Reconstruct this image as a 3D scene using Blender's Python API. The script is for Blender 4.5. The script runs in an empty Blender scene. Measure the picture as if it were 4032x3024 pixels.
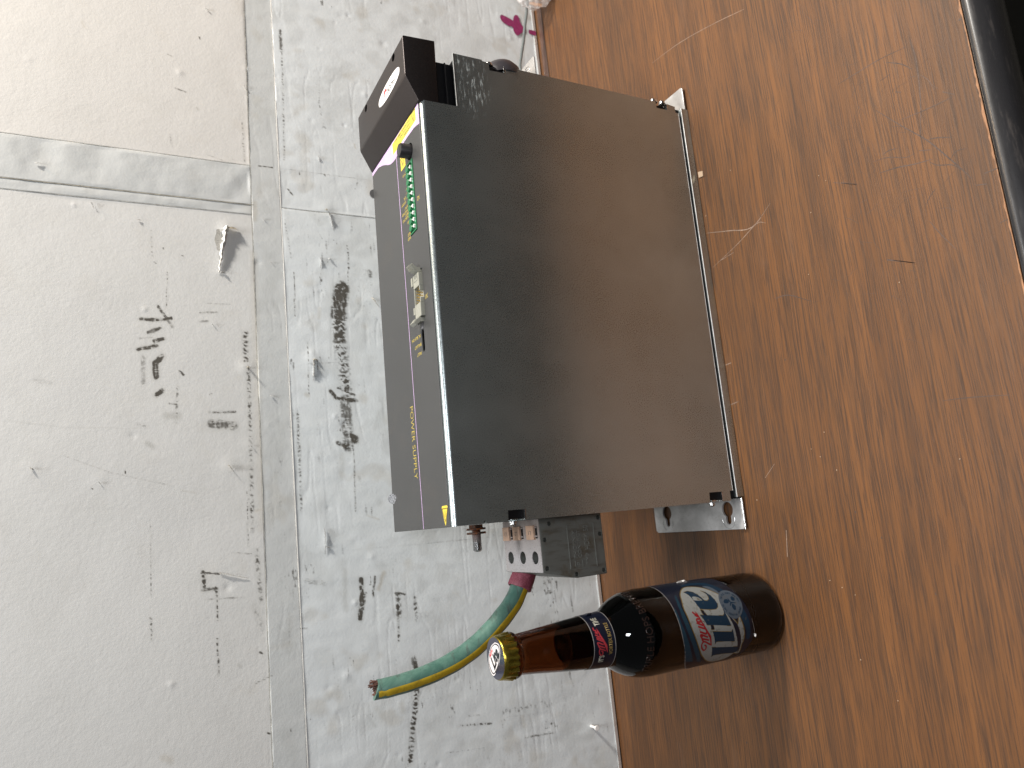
import bpy, bmesh, math, random
import numpy as np
from mathutils import Vector, Matrix
from mathutils.geometry import tessellate_polygon
random.seed(7); rng = np.random.default_rng(7)
SC = bpy.context.scene
COL = SC.collection
MM = 0.001

# ---------------------------------------------------------------- camera, world, lamps
cam_d = bpy.data.cameras.new('camera'); cam = bpy.data.objects.new('camera', cam_d); COL.objects.link(cam)
cam_d.sensor_width = 36.0; cam_d.lens = 2917.6 / 4032 * 36; cam_d.clip_start = 0.01; cam_d.clip_end = 50
R0 = (-0.09124642, -0.45548367, -0.8855556); R1 = (-0.97935014, 0.20214826, -0.00306365); R2 = (0.18040897, 0.86698945, -0.4645233)
cam.matrix_world = Matrix(((R0[0], -R1[0], -R2[0], 0.4031 * MM), (R0[1], -R1[1], -R2[1], -453.5436 * MM),
                           (R0[2], -R1[2], -R2[2], 445.5235 * MM), (0, 0, 0, 1)))
cam_d.dof.use_dof = True; cam_d.dof.focus_distance = 0.56; cam_d.dof.aperture_fstop = 11
SC.camera = cam
W = bpy.data.worlds.new("World"); SC.world = W; W.use_nodes = True
bg = W.node_tree.nodes['Background']; bg.inputs[0].default_value = (0.92, 0.96, 1.0, 1); bg.inputs[1].default_value = 0.085

def lamp(name, loc, target, size, size_y, power, col):
    d = bpy.data.lights.new(name, 'AREA'); d.shape = 'ELLIPSE'; d.size = size; d.size_y = size_y
    d.energy = power; d.color = col
    o = bpy.data.objects.new(name, d); COL.objects.link(o)
    o.location = [v * MM for v in loc]
    o.rotation_euler = (Vector(target) - Vector(loc)).to_track_quat('-Z', 'Y').to_euler()
    return o
lamp('ceiling_lamp', (120, -200, 1900), (120, 60, 0), 0.60, 0.36, 20.0, (0.97, 0.985, 1.0))
lamp('corner_lamp', (640, 130, 950), (330, 100, 250), 0.12, 0.12, 1.5, (1.0, 0.72, 0.46))
lamp('side_lamp', (1300, -250, 1350), (0, 30, 60), 0.17, 0.17, 31.0, (1.0, 0.94, 0.86))
lamp('front_lamp', (90, -1050, 780), (-80, 50, 150), 0.20, 0.20, 3.8, (0.93, 0.95, 1.0))
SC.view_settings.view_transform = 'Standard'; SC.view_settings.look = 'None'
SC.view_settings.exposure = 0.08; SC.view_settings.gamma = 1.0
SC.cycles.max_bounces = 12; SC.cycles.transmission_bounces = 12; SC.cycles.transparent_max_bounces = 12
SC.cycles.use_denoising = True
SC.cycles.caustics_refractive = False

# ---------------------------------------------------------------- materials
class NT:
    def __init__(s, name):
        s.m = bpy.data.materials.new(name); s.m.use_nodes = True
        s.t = s.m.node_tree; s.b = s.t.nodes['Principled BSDF']; s.out = s.t.nodes['Material Output']
    def n(s, typ, **kw):
        o = s.t.nodes.new(typ)
        for k, v in kw.items():
            if k.startswith('_'): setattr(o, k[1:], v)
            else:
                i = o.inputs[int(k[1:])] if k[0] == 'i' and k[1:].isdigit() else o.inputs[k.replace('__', ' ')]
                s.set(i, v)
        return o
    def set(s, i, v):
        if isinstance(v, bpy.types.NodeSocket): s.t.links.new(v, i)
        elif isinstance(v, bpy.types.Node): s.t.links.new(v.outputs[0], i)
        elif isinstance(v, tuple) and len(v) == 3 and i.type == 'RGBA': i.default_value = (*v, 1)
        else: i.default_value = v
    def P(s, **kw):
        for k, v in kw.items(): s.set(s.b.inputs[k.replace('__', ' ')], v)
    def math(s, op, a, b=0.0, clamp=False):
        o = s.t.nodes.new('ShaderNodeMath'); o.operation = op; o.use_clamp = clamp
        s.set(o.inputs[0], a); s.set(o.inputs[1], b); return o.outputs[0]
    def mix(s, f, a, b, mode='MIX'):
        o = s.t.nodes.new('ShaderNodeMix'); o.data_type = 'RGBA'; o.blend_type = mode
        s.set(o.inputs[0], f); s.set(o.inputs[6], a); s.set(o.inputs[7], b); return o.outputs[2]
    def coord(s, scale=(1, 1, 1), rot=(0, 0, 0), which='Object'):
        tc = s.t.nodes.new('ShaderNodeTexCoord'); mp = s.t.nodes.new('ShaderNodeMapping')
        s.t.links.new(tc.outputs[which], mp.inputs[0]); mp.inputs[3].default_value = scale; mp.inputs[2].default_value = rot
        return mp.outputs[0]
    def noise(s, vec, scale=5, detail=4, rough=.5, dist=0.0, col=False):
        o = s.t.nodes.new('ShaderNodeTexNoise'); s.set(o.inputs['Vector'], vec); o.inputs['Scale'].default_value = scale
        o.inputs['Detail'].default_value = detail; o.inputs['Roughness'].default_value = rough; o.inputs['Distortion'].default_value = dist
        return o.outputs[1 if col else 0]
    def ramp(s, f, a, b, c0=0.0, c1=1.0):
        o = s.t.nodes.new('ShaderNodeMapRange'); o.clamp = True
        s.set(o.inputs[0], f); o.inputs[1].default_value = a; o.inputs[2].default_value = b
        o.inputs[3].default_value = c0; o.inputs[4].default_value = c1; return o.outputs[0]
    def bump(s, h, strength=.3, dist=.001):
        o = s.t.nodes.new('ShaderNodeBump'); s.set(o.inputs['Height'], h); o.inputs['Strength'].default_value = strength
        o.inputs['Distance'].default_value = dist; s.t.links.new(o.outputs[0], s.b.inputs['Normal']); return o

def plain(name, col, rough=.5, metal=0.0, spec=.5, grain=0.06, gscale=900, bump=0.0, coat=0.0):
    """paint, plastic or metal with slight mottling and wear"""
    t = NT(name); c = t.coord()
    f = t.noise(c, gscale, 3); g = t.noise(c, gscale * .07, 4)
    k = t.math('ADD', t.ramp(f, .3, .7, -grain, grain), t.ramp(g, .3, .7, 1 - grain, 1 + grain))
    v = t.n('ShaderNodeVectorMath', _operation='SCALE'); v.inputs[0].default_value = col; t.set(v.inputs[3], k)
    t.P(Base__Color=v.outputs[0], Metallic=metal, Roughness=t.ramp(g, .3, .7, max(.02, rough - .06), min(1, rough + .06)))
    t.b.inputs['Specular IOR Level'].default_value = spec; t.b.inputs['Coat Weight'].default_value = coat
    if bump: t.bump(f, bump, .0002)
    return t.m

M = {}
M['black_plastic'] = plain('black_plastic', (.018, .016, .017), .42, spec=.5, bump=.25)
M['black_inner'] = plain('black_inner', (.006, .006, .007), .6, spec=.2)
M['zinc'] = plain('zinc', (.50, .50, .49), .28, 1.0, bump=.1, grain=.15)
M['steel_bright'] = plain('steel_bright', (.62, .62, .62), .2, 1.0, grain=.1)
M['yellow_print'] = plain('yellow_print', (.72, .57, .06), .5)
M['gold_print'] = plain('gold_print', (.50, .38, .06), .5)
M['purple_print'] = plain('purple_print', (.60, .42, .70), .45)
M['black_print'] = plain('black_print', (.02, .02, .02), .5)
M['white_print'] = plain('white_print', (.82, .80, .78), .45)
M['red_print'] = plain('red_print', (.60, .03, .035), .45)
M['dark_print'] = plain('dark_print', (.05, .05, .06), .5)
M['tan_label'] = plain('tan_label', (.46, .30, .21), .6, grain=.15)
M['green_plastic'] = plain('green_plastic', (.015, .16, .06), .38, grain=.12)
M['green_light'] = plain('green_light', (.16, .50, .30), .35)
M['header_plastic'] = plain('header_plastic', (.30, .30, .255), .45)
M['header_light'] = plain('header_light', (.62, .63, .56), .45)
M['gold'] = plain('gold', (.85, .60, .20), .22, 1.0)
M['grey_plastic'] = plain('grey_plastic', (.2, .19, .2), .5)
M['copper'] = plain('copper', (.16, .075, .055), .75, .15, grain=.5, gscale=1500, bump=.6)
M['cord'] = plain('cord', (.16, .18, .18), .2, coat=.3)
M['knob_grey'] = plain('knob_grey', (.045, .04, .045), .38)
M['floor'] = plain('floor', (.03, .026, .018), .8, gscale=30)
M['hollow_shade_grey'] = plain('hollow_shade_grey', (.36, .35, .32), .8, grain=.3)
M['paper_core'] = plain('paper_core', (.72, .67, .57), .8, grain=.15, bump=.3)
M['foil'] = plain('foil', (.75, .75, .74), .3, .6)
M['crumb'] = plain('crumb', (.42, .30, .20), .7)
M['worn_edge'] = plain('worn_edge', (.36, .17, .075), .5, grain=.3, gscale=200)
M['scratch_dark'] = plain('scratch_dark', (.078, .050, .038), .6, grain=.35, gscale=500)
M['scratch_light'] = plain('scratch_light', (.24, .165, .12), .6, grain=.4, gscale=500)
M['magenta_paint'] = plain('magenta_paint', (.24, .022, .10), .6, grain=.2, gscale=300)

# grey powder coated sheet metal: fine orange peel, faint scuffs
def sheet(name, col, rough, metal, peel):
    t = NT(name); c = t.coord()
    peelf = t.noise(c, 1300, 2, .6); big = t.noise(c, 9, 5, .6)
    speck = t.ramp(t.noise(c, 420, 2), .76, .80, 0, 1)
    k = t.math('ADD', t.ramp(peelf, .3, .7, -.16, .16), t.ramp(big, .3, .7, .88, 1.12))
    v = t.n('ShaderNodeVectorMath', _operation='SCALE'); v.inputs[0].default_value = col; t.set(v.inputs[3], k)
    c2 = t.mix(t.math('MULTIPLY', speck, .35), v.outputs[0], (.2, .19, .17))
    t.P(Base__Color=c2, Metallic=metal)
    t.set(t.b.inputs['Roughness'], t.math('ADD', t.ramp(peelf, .35, .7, rough - .03, rough + .05), t.ramp(big, .35, .65, -.02, .03)))
    t.bump(peelf, peel, .00012); return t
_t = sheet('cover_paint', (.49, .545, .545), .295, .96, .28)
# scuffed white abrasions near the far right corner of the cover (worn paint, keeps its place)
_g = _t.n('ShaderNodeSeparateXYZ'); _t.set(_g.inputs[0], _t.coord())
def gauss(t, sx, sz, cx, cz, rx, rz):
    dx = t.math('DIVIDE', t.math('SUBTRACT', sx, cx), rx); dz = t.math('DIVIDE', t.math('SUBTRACT', sz, cz), rz)
    return t.math('SUBTRACT', 1.0, t.math('ADD', t.math('MULTIPLY', dx, dx), t.math('MULTIPLY', dz, dz)), clamp=True)
_sx, _sz = _g.outputs[0], _g.outputs[2]
_m = t_m = _t.math('MAXIMUM', gauss(_t, _sx, _sz, .325, .212, .030, .016), gauss(_t, _sx, _sz, .344, .220, .006, .022))
_n = _t.ramp(_t.noise(_t.coord((90, 90, 420)), 1, 6, .75), .54, .66)
_mk = _t.math('MULTIPLY', _t.math('MULTIPLY', _m, _n), .85, True)
_prev = _t.b.inputs['Base Color'].links[0].from_socket
_t.P(Base__Color=_t.mix(_mk, _prev, (.42, .43, .40)), Metallic=_t.ramp(_mk, 0, .5, .94, 0))
M['cover_paint'] = _t.m
_t = sheet('panel_overlay', (.050, .051, .051), .40, .0, .12)
_smear = _t.ramp(_t.noise(_t.coord((26, 12, 1), (0, 0, .6)), 1.3, 7, .7), .56, .74)
_prev = _t.b.inputs['Base Color'].links[0].from_socket
_t.P(Base__Color=_t.mix(_t.math('MULTIPLY', _smear, .45), _prev, (.075, .066, .058)))
M['panel_overlay'] = _t.m
M['cap_paint'] = sheet('cap_paint', (.062, .054, .053), .40, .90, .4).m
M['back_paint'] = sheet('back_paint', (.05, .05, .048), .4, .2, .2).m

# galvanised flange
t = NT('galvanised'); c = t.coord()
n1 = t.noise(c, 60, 6, .6); n2 = t.noise(c, 700, 3); d = t.ramp(t.noise(c, 900, 4, .7), .60, .70)
col = t.mix(t.ramp(n1, .35, .65), (.36, .35, .34), (.56, .55, .54))
col = t.mix(t.math('MULTIPLY', d, t.ramp(t.noise(c, 90, 3), .4, .6, .1, .9)), col, (.08, .06, .045))
t.P(Base__Color=col, Metallic=.25, Roughness=t.ramp(n2, .3, .7, .38, .55)); t.bump(n2, .25, .0002); M['galvanised'] = t.m

# terminal block plastics (upper face dusty light, side dark and oily)
t = NT('block_top'); c = t.coord(); n1 = t.noise(c, 900, 4, .7); n2 = t.noise(c, 110, 5)
g = t.n('ShaderNodeSeparateXYZ'); t.set(g.inputs[0], c)
near = t.ramp(g.outputs[0], -.030, -.008)  # browner towards the unit: shade and dirt painted as one gradient
col = t.mix(t.ramp(n1, .56, .66, 0, .8), t.mix(t.ramp(n2, .3, .7, 0, .5), t.mix(near, (.44, .42, .42), (.20, .16, .145)), (.40, .36, .34)), (.11, .08, .07))
t.P(Base__Color=col, Roughness=.5); t.bump(n1, .2, .0002); M['block_top'] = t.m
t = NT('block_side'); c = t.coord(); n1 = t.noise(c, 40, 6, .7); n2 = t.noise(c, 800, 3); n3 = t.noise(t.coord((300, 20, 60), (0, .7, 0)), 1, 5)
col = t.mix(t.ramp(n1, .54, .70), (.135, .140, .127), (.085, .070, .045)); col = t.mix(t.math('MULTIPLY', t.ramp(n3, .5, .7), .5), col, (.055, .042, .025))
t.P(Base__Color=col, Roughness=t.ramp(n1, .3, .7, .5, .38)); t.bump(n2, .2, .0002); M['block_side'] = t.m
M['block_relief'] = plain('block_relief', (.15, .155, .142), .5)
M['hole_dark'] = plain('hole_dark', (.06, .075, .07), .5)

# rusty stud
t = NT('rusty_thread'); c = t.coord(); g = t.n('ShaderNodeSeparateXYZ'); t.set(g.inputs[0], c)
rf = t.math('MULTIPLY', t.ramp(g.outputs[0], -.014, -.005), t.ramp(t.noise(c, 300, 4), .3, .5), clamp=True)
t.P(Base__Color=t.mix(rf, (.55, .55, .55), (.16, .05, .015)), Metallic=t.math('SUBTRACT', 1.0, rf), Roughness=t.math('ADD', .25, t.math('MULTIPLY', rf, .5)))
M['rusty_thread'] = t.m
t = NT('rusty_washer'); c = t.coord(); rf = t.ramp(t.noise(c, 350, 5), .4, .6)
t.P(Base__Color=t.mix(rf, (.07, .05, .04), (.22, .07, .02)), Metallic=.3, Roughness=.7); M['rusty_washer'] = t.m

# cable
t = NT('cable_green'); c = t.coord(); n1 = t.noise(t.coord((1, 1, 1)), 60, 5, .7, 1.0); n2 = t.noise(t.coord((30, 90, 200), (0, .9, 0)), 1.2, 6, .7)
col = t.mix(t.ramp(n1, .35, .65), (.055, .135, .108), (.110, .215, .175)); col = t.mix(t.math('MULTIPLY', t.ramp(n2, .54, .66), .75), col, (.06, .075, .065))
t.P(Base__Color=col, Roughness=.42); t.bump(n1, .15, .0004); M['cable_green'] = t.m
t = NT('cable_yellow'); c = t.coord(); n1 = t.noise(c, 220, 5, .7)
t.P(Base__Color=t.mix(t.ramp(n1, .5, .75), (.50, .34, .02), (.26, .18, .02)), Roughness=.45); M['cable_yellow'] = t.m
t = NT('sleeve_red'); c = t.coord(); n1 = t.noise(c, 900, 4, .7)
t.P(Base__Color=t.mix(t.ramp(n1, .4, .65), (.17, .028, .045), (.30, .08, .115)), Roughness=.6); t.bump(n1, .3, .0003); M['sleeve_red'] = t.m

# amber glass, dark
t = NT('amber_glass'); nt = t.t
t.P(Base__Color=(.48, .34, .20), Roughness=.03, IOR=1.45); t.b.inputs['Transmission Weight'].default_value = 1.0
va = t.n('ShaderNodeVolumeAbsorption', Color=(.62, .32, .10), Density=350.0); nt.links.new(va.outputs[0], t.out.inputs['Volume'])
c = t.coord(); t.bump(t.noise(c, 130, 4, .6), .10, .0006); M['amber_glass'] = t.m
t = NT('glass_dust'); c = t.coord()
M['label_navy'] = None
t = NT('label_navy'); c = t.coord(); n1 = t.noise(c, 90, 4)
t.P(Base__Color=t.mix(t.ramp(n1, .3, .7), (.004, .006, .014), (.007, .010, .022)), Roughness=.34); t.b.inputs['Specular IOR Level'].default_value = .3; M['label_navy'] = t.m
def worn(name, col, wear=(.10, .085, .06), th=.60, rough=.42):
    t = NT(name); c = t.coord(); a = t.ramp(t.noise(c, 260, 6, .75), th, th + .10); b = t.ramp(t.noise(c, 45, 4), .42, .62)
    t.P(Base__Color=t.mix(t.math('MULTIPLY', a, b), col, wear), Roughness=rough); t.b.inputs['Specular IOR Level'].default_value = .22; return t.m
M['label_white'] = worn('label_white', (.25, .26, .25), (.10, .09, .06), .53)
M['label_blue'] = worn('label_blue', (.006, .025, .050))
M['label_teal'] = worn('label_teal', (.010, .036, .058))
M['label_grey'] = worn('label_grey', (.070, .090, .115), th=.55)
M['label_gold'] = worn('label_gold', (.15, .10, .028))
M['label_red'] = plain('label_red', (.26, .008, .014), .45)
M['label_redlight'] = plain('label_redlight', (.36, .03, .04), .45)
M['label_cream'] = plain('label_cream', (.36, .35, .29), .45)
M['label_goldtext'] = plain('label_goldtext', (.26, .18, .055), .45)
M['label_edge'] = plain('label_edge', (.26, .25, .24), .45)
M['cap_navy'] = plain('cap_navy', (.030, .032, .055), .16, coat=.6)
M['cap_white'] = plain('cap_white', (.80, .76, .76), .3)
M['cap_gold'] = plain('cap_gold', (.44, .33, .05), .26, 1.0, grain=.2, bump=.3)
M['cap_black'] = plain('cap_black', (.02, .02, .025), .3)

# plastic bag
t = NT('bag_plastic'); t.P(Base__Color=(.95, .93, .92), Roughness=.08, IOR=1.3, Alpha=.42); M['bag_plastic'] = t.m
M['bag_amber'] = plain('bag_amber', (.85, .50, .28), .4)
M['bag_cream'] = plain('bag_cream', (.95, .88, .74), .4)
M['bag_dark'] = plain('bag_dark', (.12, .08, .06), .4)

# wood laminate of the table top
t = NT('wood_laminate')
w0 = t.noise(t.coord((3.0, 9, 1)), 1.0, 3, .5, 0.0, col=True)
tc = t.coord()
vadd = t.n('ShaderNodeVectorMath', _operation='MULTIPLY_ADD'); t.set(vadd.inputs[0], w0); vadd.inputs[1].default_value = (.0, .012, 0); t.set(vadd.inputs[2], tc)
def mp(scale):
    o = t.t.nodes.new('ShaderNodeMapping'); t.set(o.inputs[0], vadd.outputs[0]); o.inputs[3].default_value = scale; o.inputs[2].default_value = (0, 0, math.radians(-1.6)); return o.outputs[0]
broad = t.noise(mp((1.5, 40, 1)), 1.0, 4, .60)
broad2 = t.noise(mp((.9, 15, 1)), 1.0, 3, .5)
mid = t.noise(mp((3.5, 210, 1)), 1.0, 4, .62)
fine = t.noise(mp((15, 760, 1)), 1.0, 3, .62)
pore = t.ramp(t.noise(mp((30, 1250, 1)), 1.0, 3, .6), .50, .59)
light_c, mid_c, dark_c = (.192, .080, .025), (.134, .056, .019), (.070, .036, .017)
cc = t.mix(t.ramp(broad, .36, .64), mid_c, light_c)
cc = t.mix(t.ramp(broad2, .50, .72, 0, .35), cc, dark_c)
cc = t.mix(t.math('MULTIPLY', t.ramp(mid, .44, .70), .42), cc, dark_c)
cc = t.mix(t.math('MULTIPLY', t.ramp(fine, .47, .62), .46), cc, (.044, .026, .017))
cc = t.mix(t.math('MULTIPLY', pore, .54), cc, (.034, .022, .016))
dust = t.ramp(t.noise(t.coord((8, 40, 1), (0, 0, 1.9)), 1.0, 5, .7), .60, .80, 0, .14)
cc = t.mix(dust, cc, (.26, .18, .13))
t.P(Base__Color=cc, Roughness=t.math('ADD', .38, t.math('MULTIPLY', fine, .16)))
t.b.inputs['Specular IOR Level'].default_value = .38
hh = t.math('SUBTRACT', t.noise(t.coord(), 1600, 2), t.math('ADD', t.math('MULTIPLY', pore, .8), fine))
t.bump(hh, .30, .00015); M['wood_laminate'] = t.m
M['strip_brown'] = plain('strip_brown', (.10, .055, .04), .45, grain=.2)
M['bumper_rubber'] = None
t = NT('bumper_rubber'); c = t.coord(); n1 = t.noise(t.coord((30, 200, 200)), 1, 5, .7); n2 = t.noise(c, 1200, 3)
t.P(Base__Color=t.mix(t.ramp(n1, .58, .75, 0, .5), (.018, .017, .018), (.10, .085, .075)), Roughness=t.ramp(n1, .3, .7, .22, .36)); t.b.inputs['Coat Weight'].default_value = .5; t.b.inputs['Coat Roughness'].default_value = .32; t.bump(n2, .12, .0002); M['bumper_rubber'] = t.m

# wall sheets: painted facing with attribute-driven grime
def wall_mat(name, base, warm, tint):
    t = NT(name); c = t.coord()
    a = t.n('ShaderNodeAttribute', _attribute_name='grime').outputs['Color']
    sp = t.n('ShaderNodeSeparateColor'); t.set(sp.inputs[0], a)
    fib = t.noise(c, 420, 4, .65); big = t.noise(c, 5, 5, .55); med = t.noise(c, 42, 5, .6); crisp = t.noise(t.coord((900, 900, 500)), 1, 4, .7)
    col = t.mix(t.ramp(big, .32, .68), base, warm)
    col = t.mix(t.ramp(med, .45, .72, 0, .14), col, tint)
    tiny = t.math('MULTIPLY', t.ramp(t.noise(c, 95, 6, .8), .66, .74), t.ramp(t.noise(c, 11, 3), .46, .62))
    soft = t.math('MULTIPLY', sp.outputs[1], t.ramp(med, .3, .7, .5, 1.0))
    col = t.mix(t.math('MULTIPLY', tiny, .28), col, (.20, .19, .16))
    col = t.mix(soft, col, (.25, .24, .20)); col = t.mix(t.math('MULTIPLY', sp.outputs[2], .75), col, (.34, .27, .16))
    rag = t.noise(t.coord((480, 480, 150)), 1, 5, .72)
    d = t.math('MULTIPLY', sp.outputs[0], t.ramp(rag, .34, .62, .2, 1.7))
    d = t.ramp(t.math('ADD', d, t.math('MULTIPLY', t.math('SUBTRACT', crisp, .5), .35)), .14, .66, 0, .95)
    d = t.math('MULTIPLY', d, t.ramp(sp.outputs[0], .12, .85, .30, 1.0))
    col = t.mix(d, col, (.058, .050, .038))
    t.P(Base__Color=col, Roughness=.62); t.b.inputs['Specular IOR Level'].default_value = .35
    hgt = t.math('ADD', t.math('MULTIPLY', fib, .6), t.math('MULTIPLY', t.noise(c, 160, 4, .6), .8)); t.bump(hgt, .32, .0007)
    return t.m
M['wall_cream'] = wall_mat('wall_cream', (0.660, 0.646, 0.618), (0.632, 0.623, 0.600), (0.595, 0.581, 0.539))
M['wall_white'] = wall_mat('wall_white', (0.651, 0.651, 0.632), (0.623, 0.623, 0.609), (0.567, 0.563, 0.530))
M['wall_cool'] = wall_mat('wall_cool', (0.690, 0.725, 0.740), (0.660, 0.695, 0.705), (0.591, 0.612, 0.591))
M['tape_grey'] = wall_mat('tape_grey', (0.562, 0.580, 0.575), (0.538, 0.554, 0.551), (0.500, 0.516, 0.490))
M['seam_line'] = plain('seam_line', (.30, .28, .23), .7, grain=.4, gscale=200)
M['seam_soft'] = plain('seam_soft', (.42, .41, .37), .7, grain=.4, gscale=200)
M['seam_highlight'] = plain('seam_highlight', (.80, .78, .74), .6)
M['flat_black'] = plain('flat_black', (.015, .013, .012), .7)

# ---------------------------------------------------------------- measured outlines (mm): bottle print, wall marks, table scratches
lab={'oval':[(31.09,84.2),(33.44,80.81),(34.53,77.44),(34.13,72.81),(32.61,68.1),(29.88,63.36),(26.19,59.31),(23.36,56.46),(20.93,54.73),(17.97,55.79),(14.82,57.03),(11.73,57.51),(6.47,54.87),(2.65,51.07),(-1.09,47.82),(1.29,46.58),(4.08,45.54),(2.11,44.58),(-2.1,43.36),(-5.99,42.34),(-9.95,41.85),(-14.48,41.99),(-17.45,42.86),(-26.28,41.68),(-25.03,46.8),(-27.06,48.17),(-29.95,50.4),(-32.41,56.34),(-31.32,64.64),(-26.5,72.58),(-22.55,76.57),(-18.77,80.07),(-11.56,84.35),(-3.52,88.02),(3.16,90.2),(10.48,91.38),(16.27,91.72),(22.4,89.75),(27.05,87.73)],'e':[(29.32,83.26),(30.01,79.18),(28.13,75.77),(25.27,73.55),(22.05,71.98),(19.31,70.91),(18.81,68.52),(20.0,66.22),(22.17,65.43),(24.95,65.83),(27.07,67.17),(28.33,68.4),(26.19,65.36),(22.73,63.01),(18.87,61.74),(15.42,61.2),(13.16,62.16),(11.93,64.42),(12.16,68.77),(13.78,78.21),(16.86,79.35),(20.61,80.1),(26.39,81.29)],'e_eye':[(23.83,79.78),(23.93,77.5),(22.77,74.91),(20.88,73.3),(19.7,72.87),(20.7,79.3),(21.94,79.91)],'d2':[(13.13,78.31),(12.45,76.23),(10.04,75.21),(8.63,74.36),(9.02,77.12),(11.2,78.07)],'t':[(9.64,80.25),(6.5,59.89),(7.7,58.41),(10.87,58.21),(8.69,57.48),(5.62,56.7),(-0.89,54.39),(-1.1,55.43),(2.34,76.49),(7.25,78.82)],'d4':[(1.8,73.21),(1.29,70.88),(-0.38,70.48),(-1.65,70.43),(-1.26,73.07)],'i':[(-2.85,72.04),(-5.69,54.32),(-3.99,53.24),(-12.97,50.55),(-13.32,50.98),(-10.78,66.96),(-10.89,68.67),(-12.57,69.37),(-6.12,70.98)],'d6':[(6.01,55.55),(3.97,52.71),(-1.02,48.32),(-5.34,46.69),(-10.22,45.16),(-15.92,43.74),(-21.34,43.05),(-25.94,42.92),(-18.66,46.26),(-13.0,47.99),(-8.7,49.66),(-2.75,51.61),(2.29,53.7)],'l':[(-14.61,71.86),(-18.55,46.82),(-19.36,45.21),(-23.75,44.41),(-24.73,47.48),(-22.85,59.62),(-22.53,67.74),(-23.86,69.07),(-19.41,70.32)],'sw':[(13.16,83.86),(10.66,82.2),(4.17,79.87),(-2.04,76.34),(-5.71,73.67),(-13.24,72.52),(-12.66,73.52),(-6.97,75.12),(-1.76,78.24),(5.11,81.5),(10.09,83.43)],'top':[(14.89,100.98),(9.97,100.54),(5.26,99.95),(-0.06,99.36),(-5.49,98.48),(-13.29,97.06),(-23.06,94.08)],'top2':[(40.14,101.38),(30.97,102.35),(20.97,100.62),(11.29,100.73),(3.21,100.13),(-5.57,98.72),(-21.94,93.96)],'bot':[(42.24,45.11),(35.51,42.96),(28.69,41.77),(22.36,39.72),(14.42,36.99),(7.9,35.26),(2.15,34.2),(-4.24,33.72),(-10.59,32.93),(-15.71,32.79),(-18.25,33.99)],'band1':[(17.83,99.33),(6.48,98.62),(-3.09,95.54),(-14.42,90.93),(-25.36,85.34),(-23.2,93.55),(-13.29,97.06),(-5.45,98.71),(1.03,99.63),(6.73,100.4),(14.89,100.98)],'band2':[(28.36,91.65),(23.82,92.59),(16.97,93.69),(9.99,93.02),(3.02,91.66),(-4.44,89.03),(-13.04,85.04),(-19.99,81.06),(-27.92,76.67),(-26.67,80.79),(-14.99,87.95),(-5.72,92.38),(2.46,95.1),(9.74,96.42),(18.95,95.82),(26.05,93.85)],'band3':[(37.87,79.57),(40.18,70.1),(38.64,62.85),(36.83,57.31),(32.39,53.05),(27.16,49.32),(20.89,45.53),(14.71,42.01),(7.65,39.02),(0.64,36.67),(-5.82,35.86),(-10.99,35.48),(-14.19,36.37),(-13.27,39.19),(-6.34,40.02),(0.77,42.85),(5.07,44.69),(9.42,40.8),(15.09,41.77),(20.89,45.53),(24.62,50.36),(25.87,54.48),(31.38,58.02),(34.87,63.12),(36.94,70.4),(35.76,78.87)],'bandw':[(33.15,62.59),(31.38,58.02),(25.87,54.48),(22.2,53.79),(21.07,55.64),(24.33,57.74),(28.66,60.33),(31.75,62.79)],'gold_edge':[(-2.32,41.84),(-6.15,41.31),(-10.12,40.79),(-14.68,40.9),(-18.12,41.84),(-26.75,41.13),(-24.81,42.54),(-17.4,43.14),(-14.03,42.11),(-9.95,41.85),(-5.99,42.34)],'mil':[[(-11.61,79.54),(-12.28,77.97),(-14.41,77.52),(-15.73,79.11),(-13.72,81.3),(-10.78,82.07),(-9.06,80.81),(-9.19,78.87),(-12.24,73.6)],[(-9.14,80.33),(-6.64,81.9),(-8.4,75.54)],[(-6.64,81.9),(-3.52,83.24),(-6.18,76.59)],[(-3.52,83.24),(-5.25,81.41)],[(-1.31,83.72),(-3.53,78.43),(-2.18,77.81)],[(-0.06,83.76),(-0.3,83.32)],[(2.37,84.68),(0.12,78.91),(1.19,78.94)],[(4.95,85.4),(2.39,79.87),(3.79,79.73)],[(6.67,82.41),(7.55,83.53),(6.65,84.82),(5.27,83.86),(5.45,81.39),(6.48,81.04)],[(10.32,85.01),(8.92,82.97)],[(9.96,82.52),(11.04,84.91),(12.74,86.24)]],'hopc':(14.06,48.84),'hops':[[(16.54,54.7),(17.76,52.88),(17.68,50.89),(16.05,49.91),(14.73,50.74),(14.44,52.95),(14.93,54.94)],[(18.77,46.55),(19.17,44.72),(17.43,43.35),(15.85,44.14),(15.51,46.15),(16.71,47.18)],[(13.55,48.12),(12.95,46.67),(11.26,45.8),(9.07,46.63),(8.92,48.24),(10.58,49.23),(12.12,49.18)],[(18.59,49.75),(16.56,49.08),(15.03,48.51),(14.01,44.24),(13.56,44.77),(13.99,48.37),(12.29,50.37),(12.57,50.98),(14.53,49.33),(16.31,50.26)]],'hopr':[(15.36,57.97),(12.38,39.76),(22.41,43.07),(6.52,52.57)],'hs':[(11.38,38.23)]}
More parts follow.
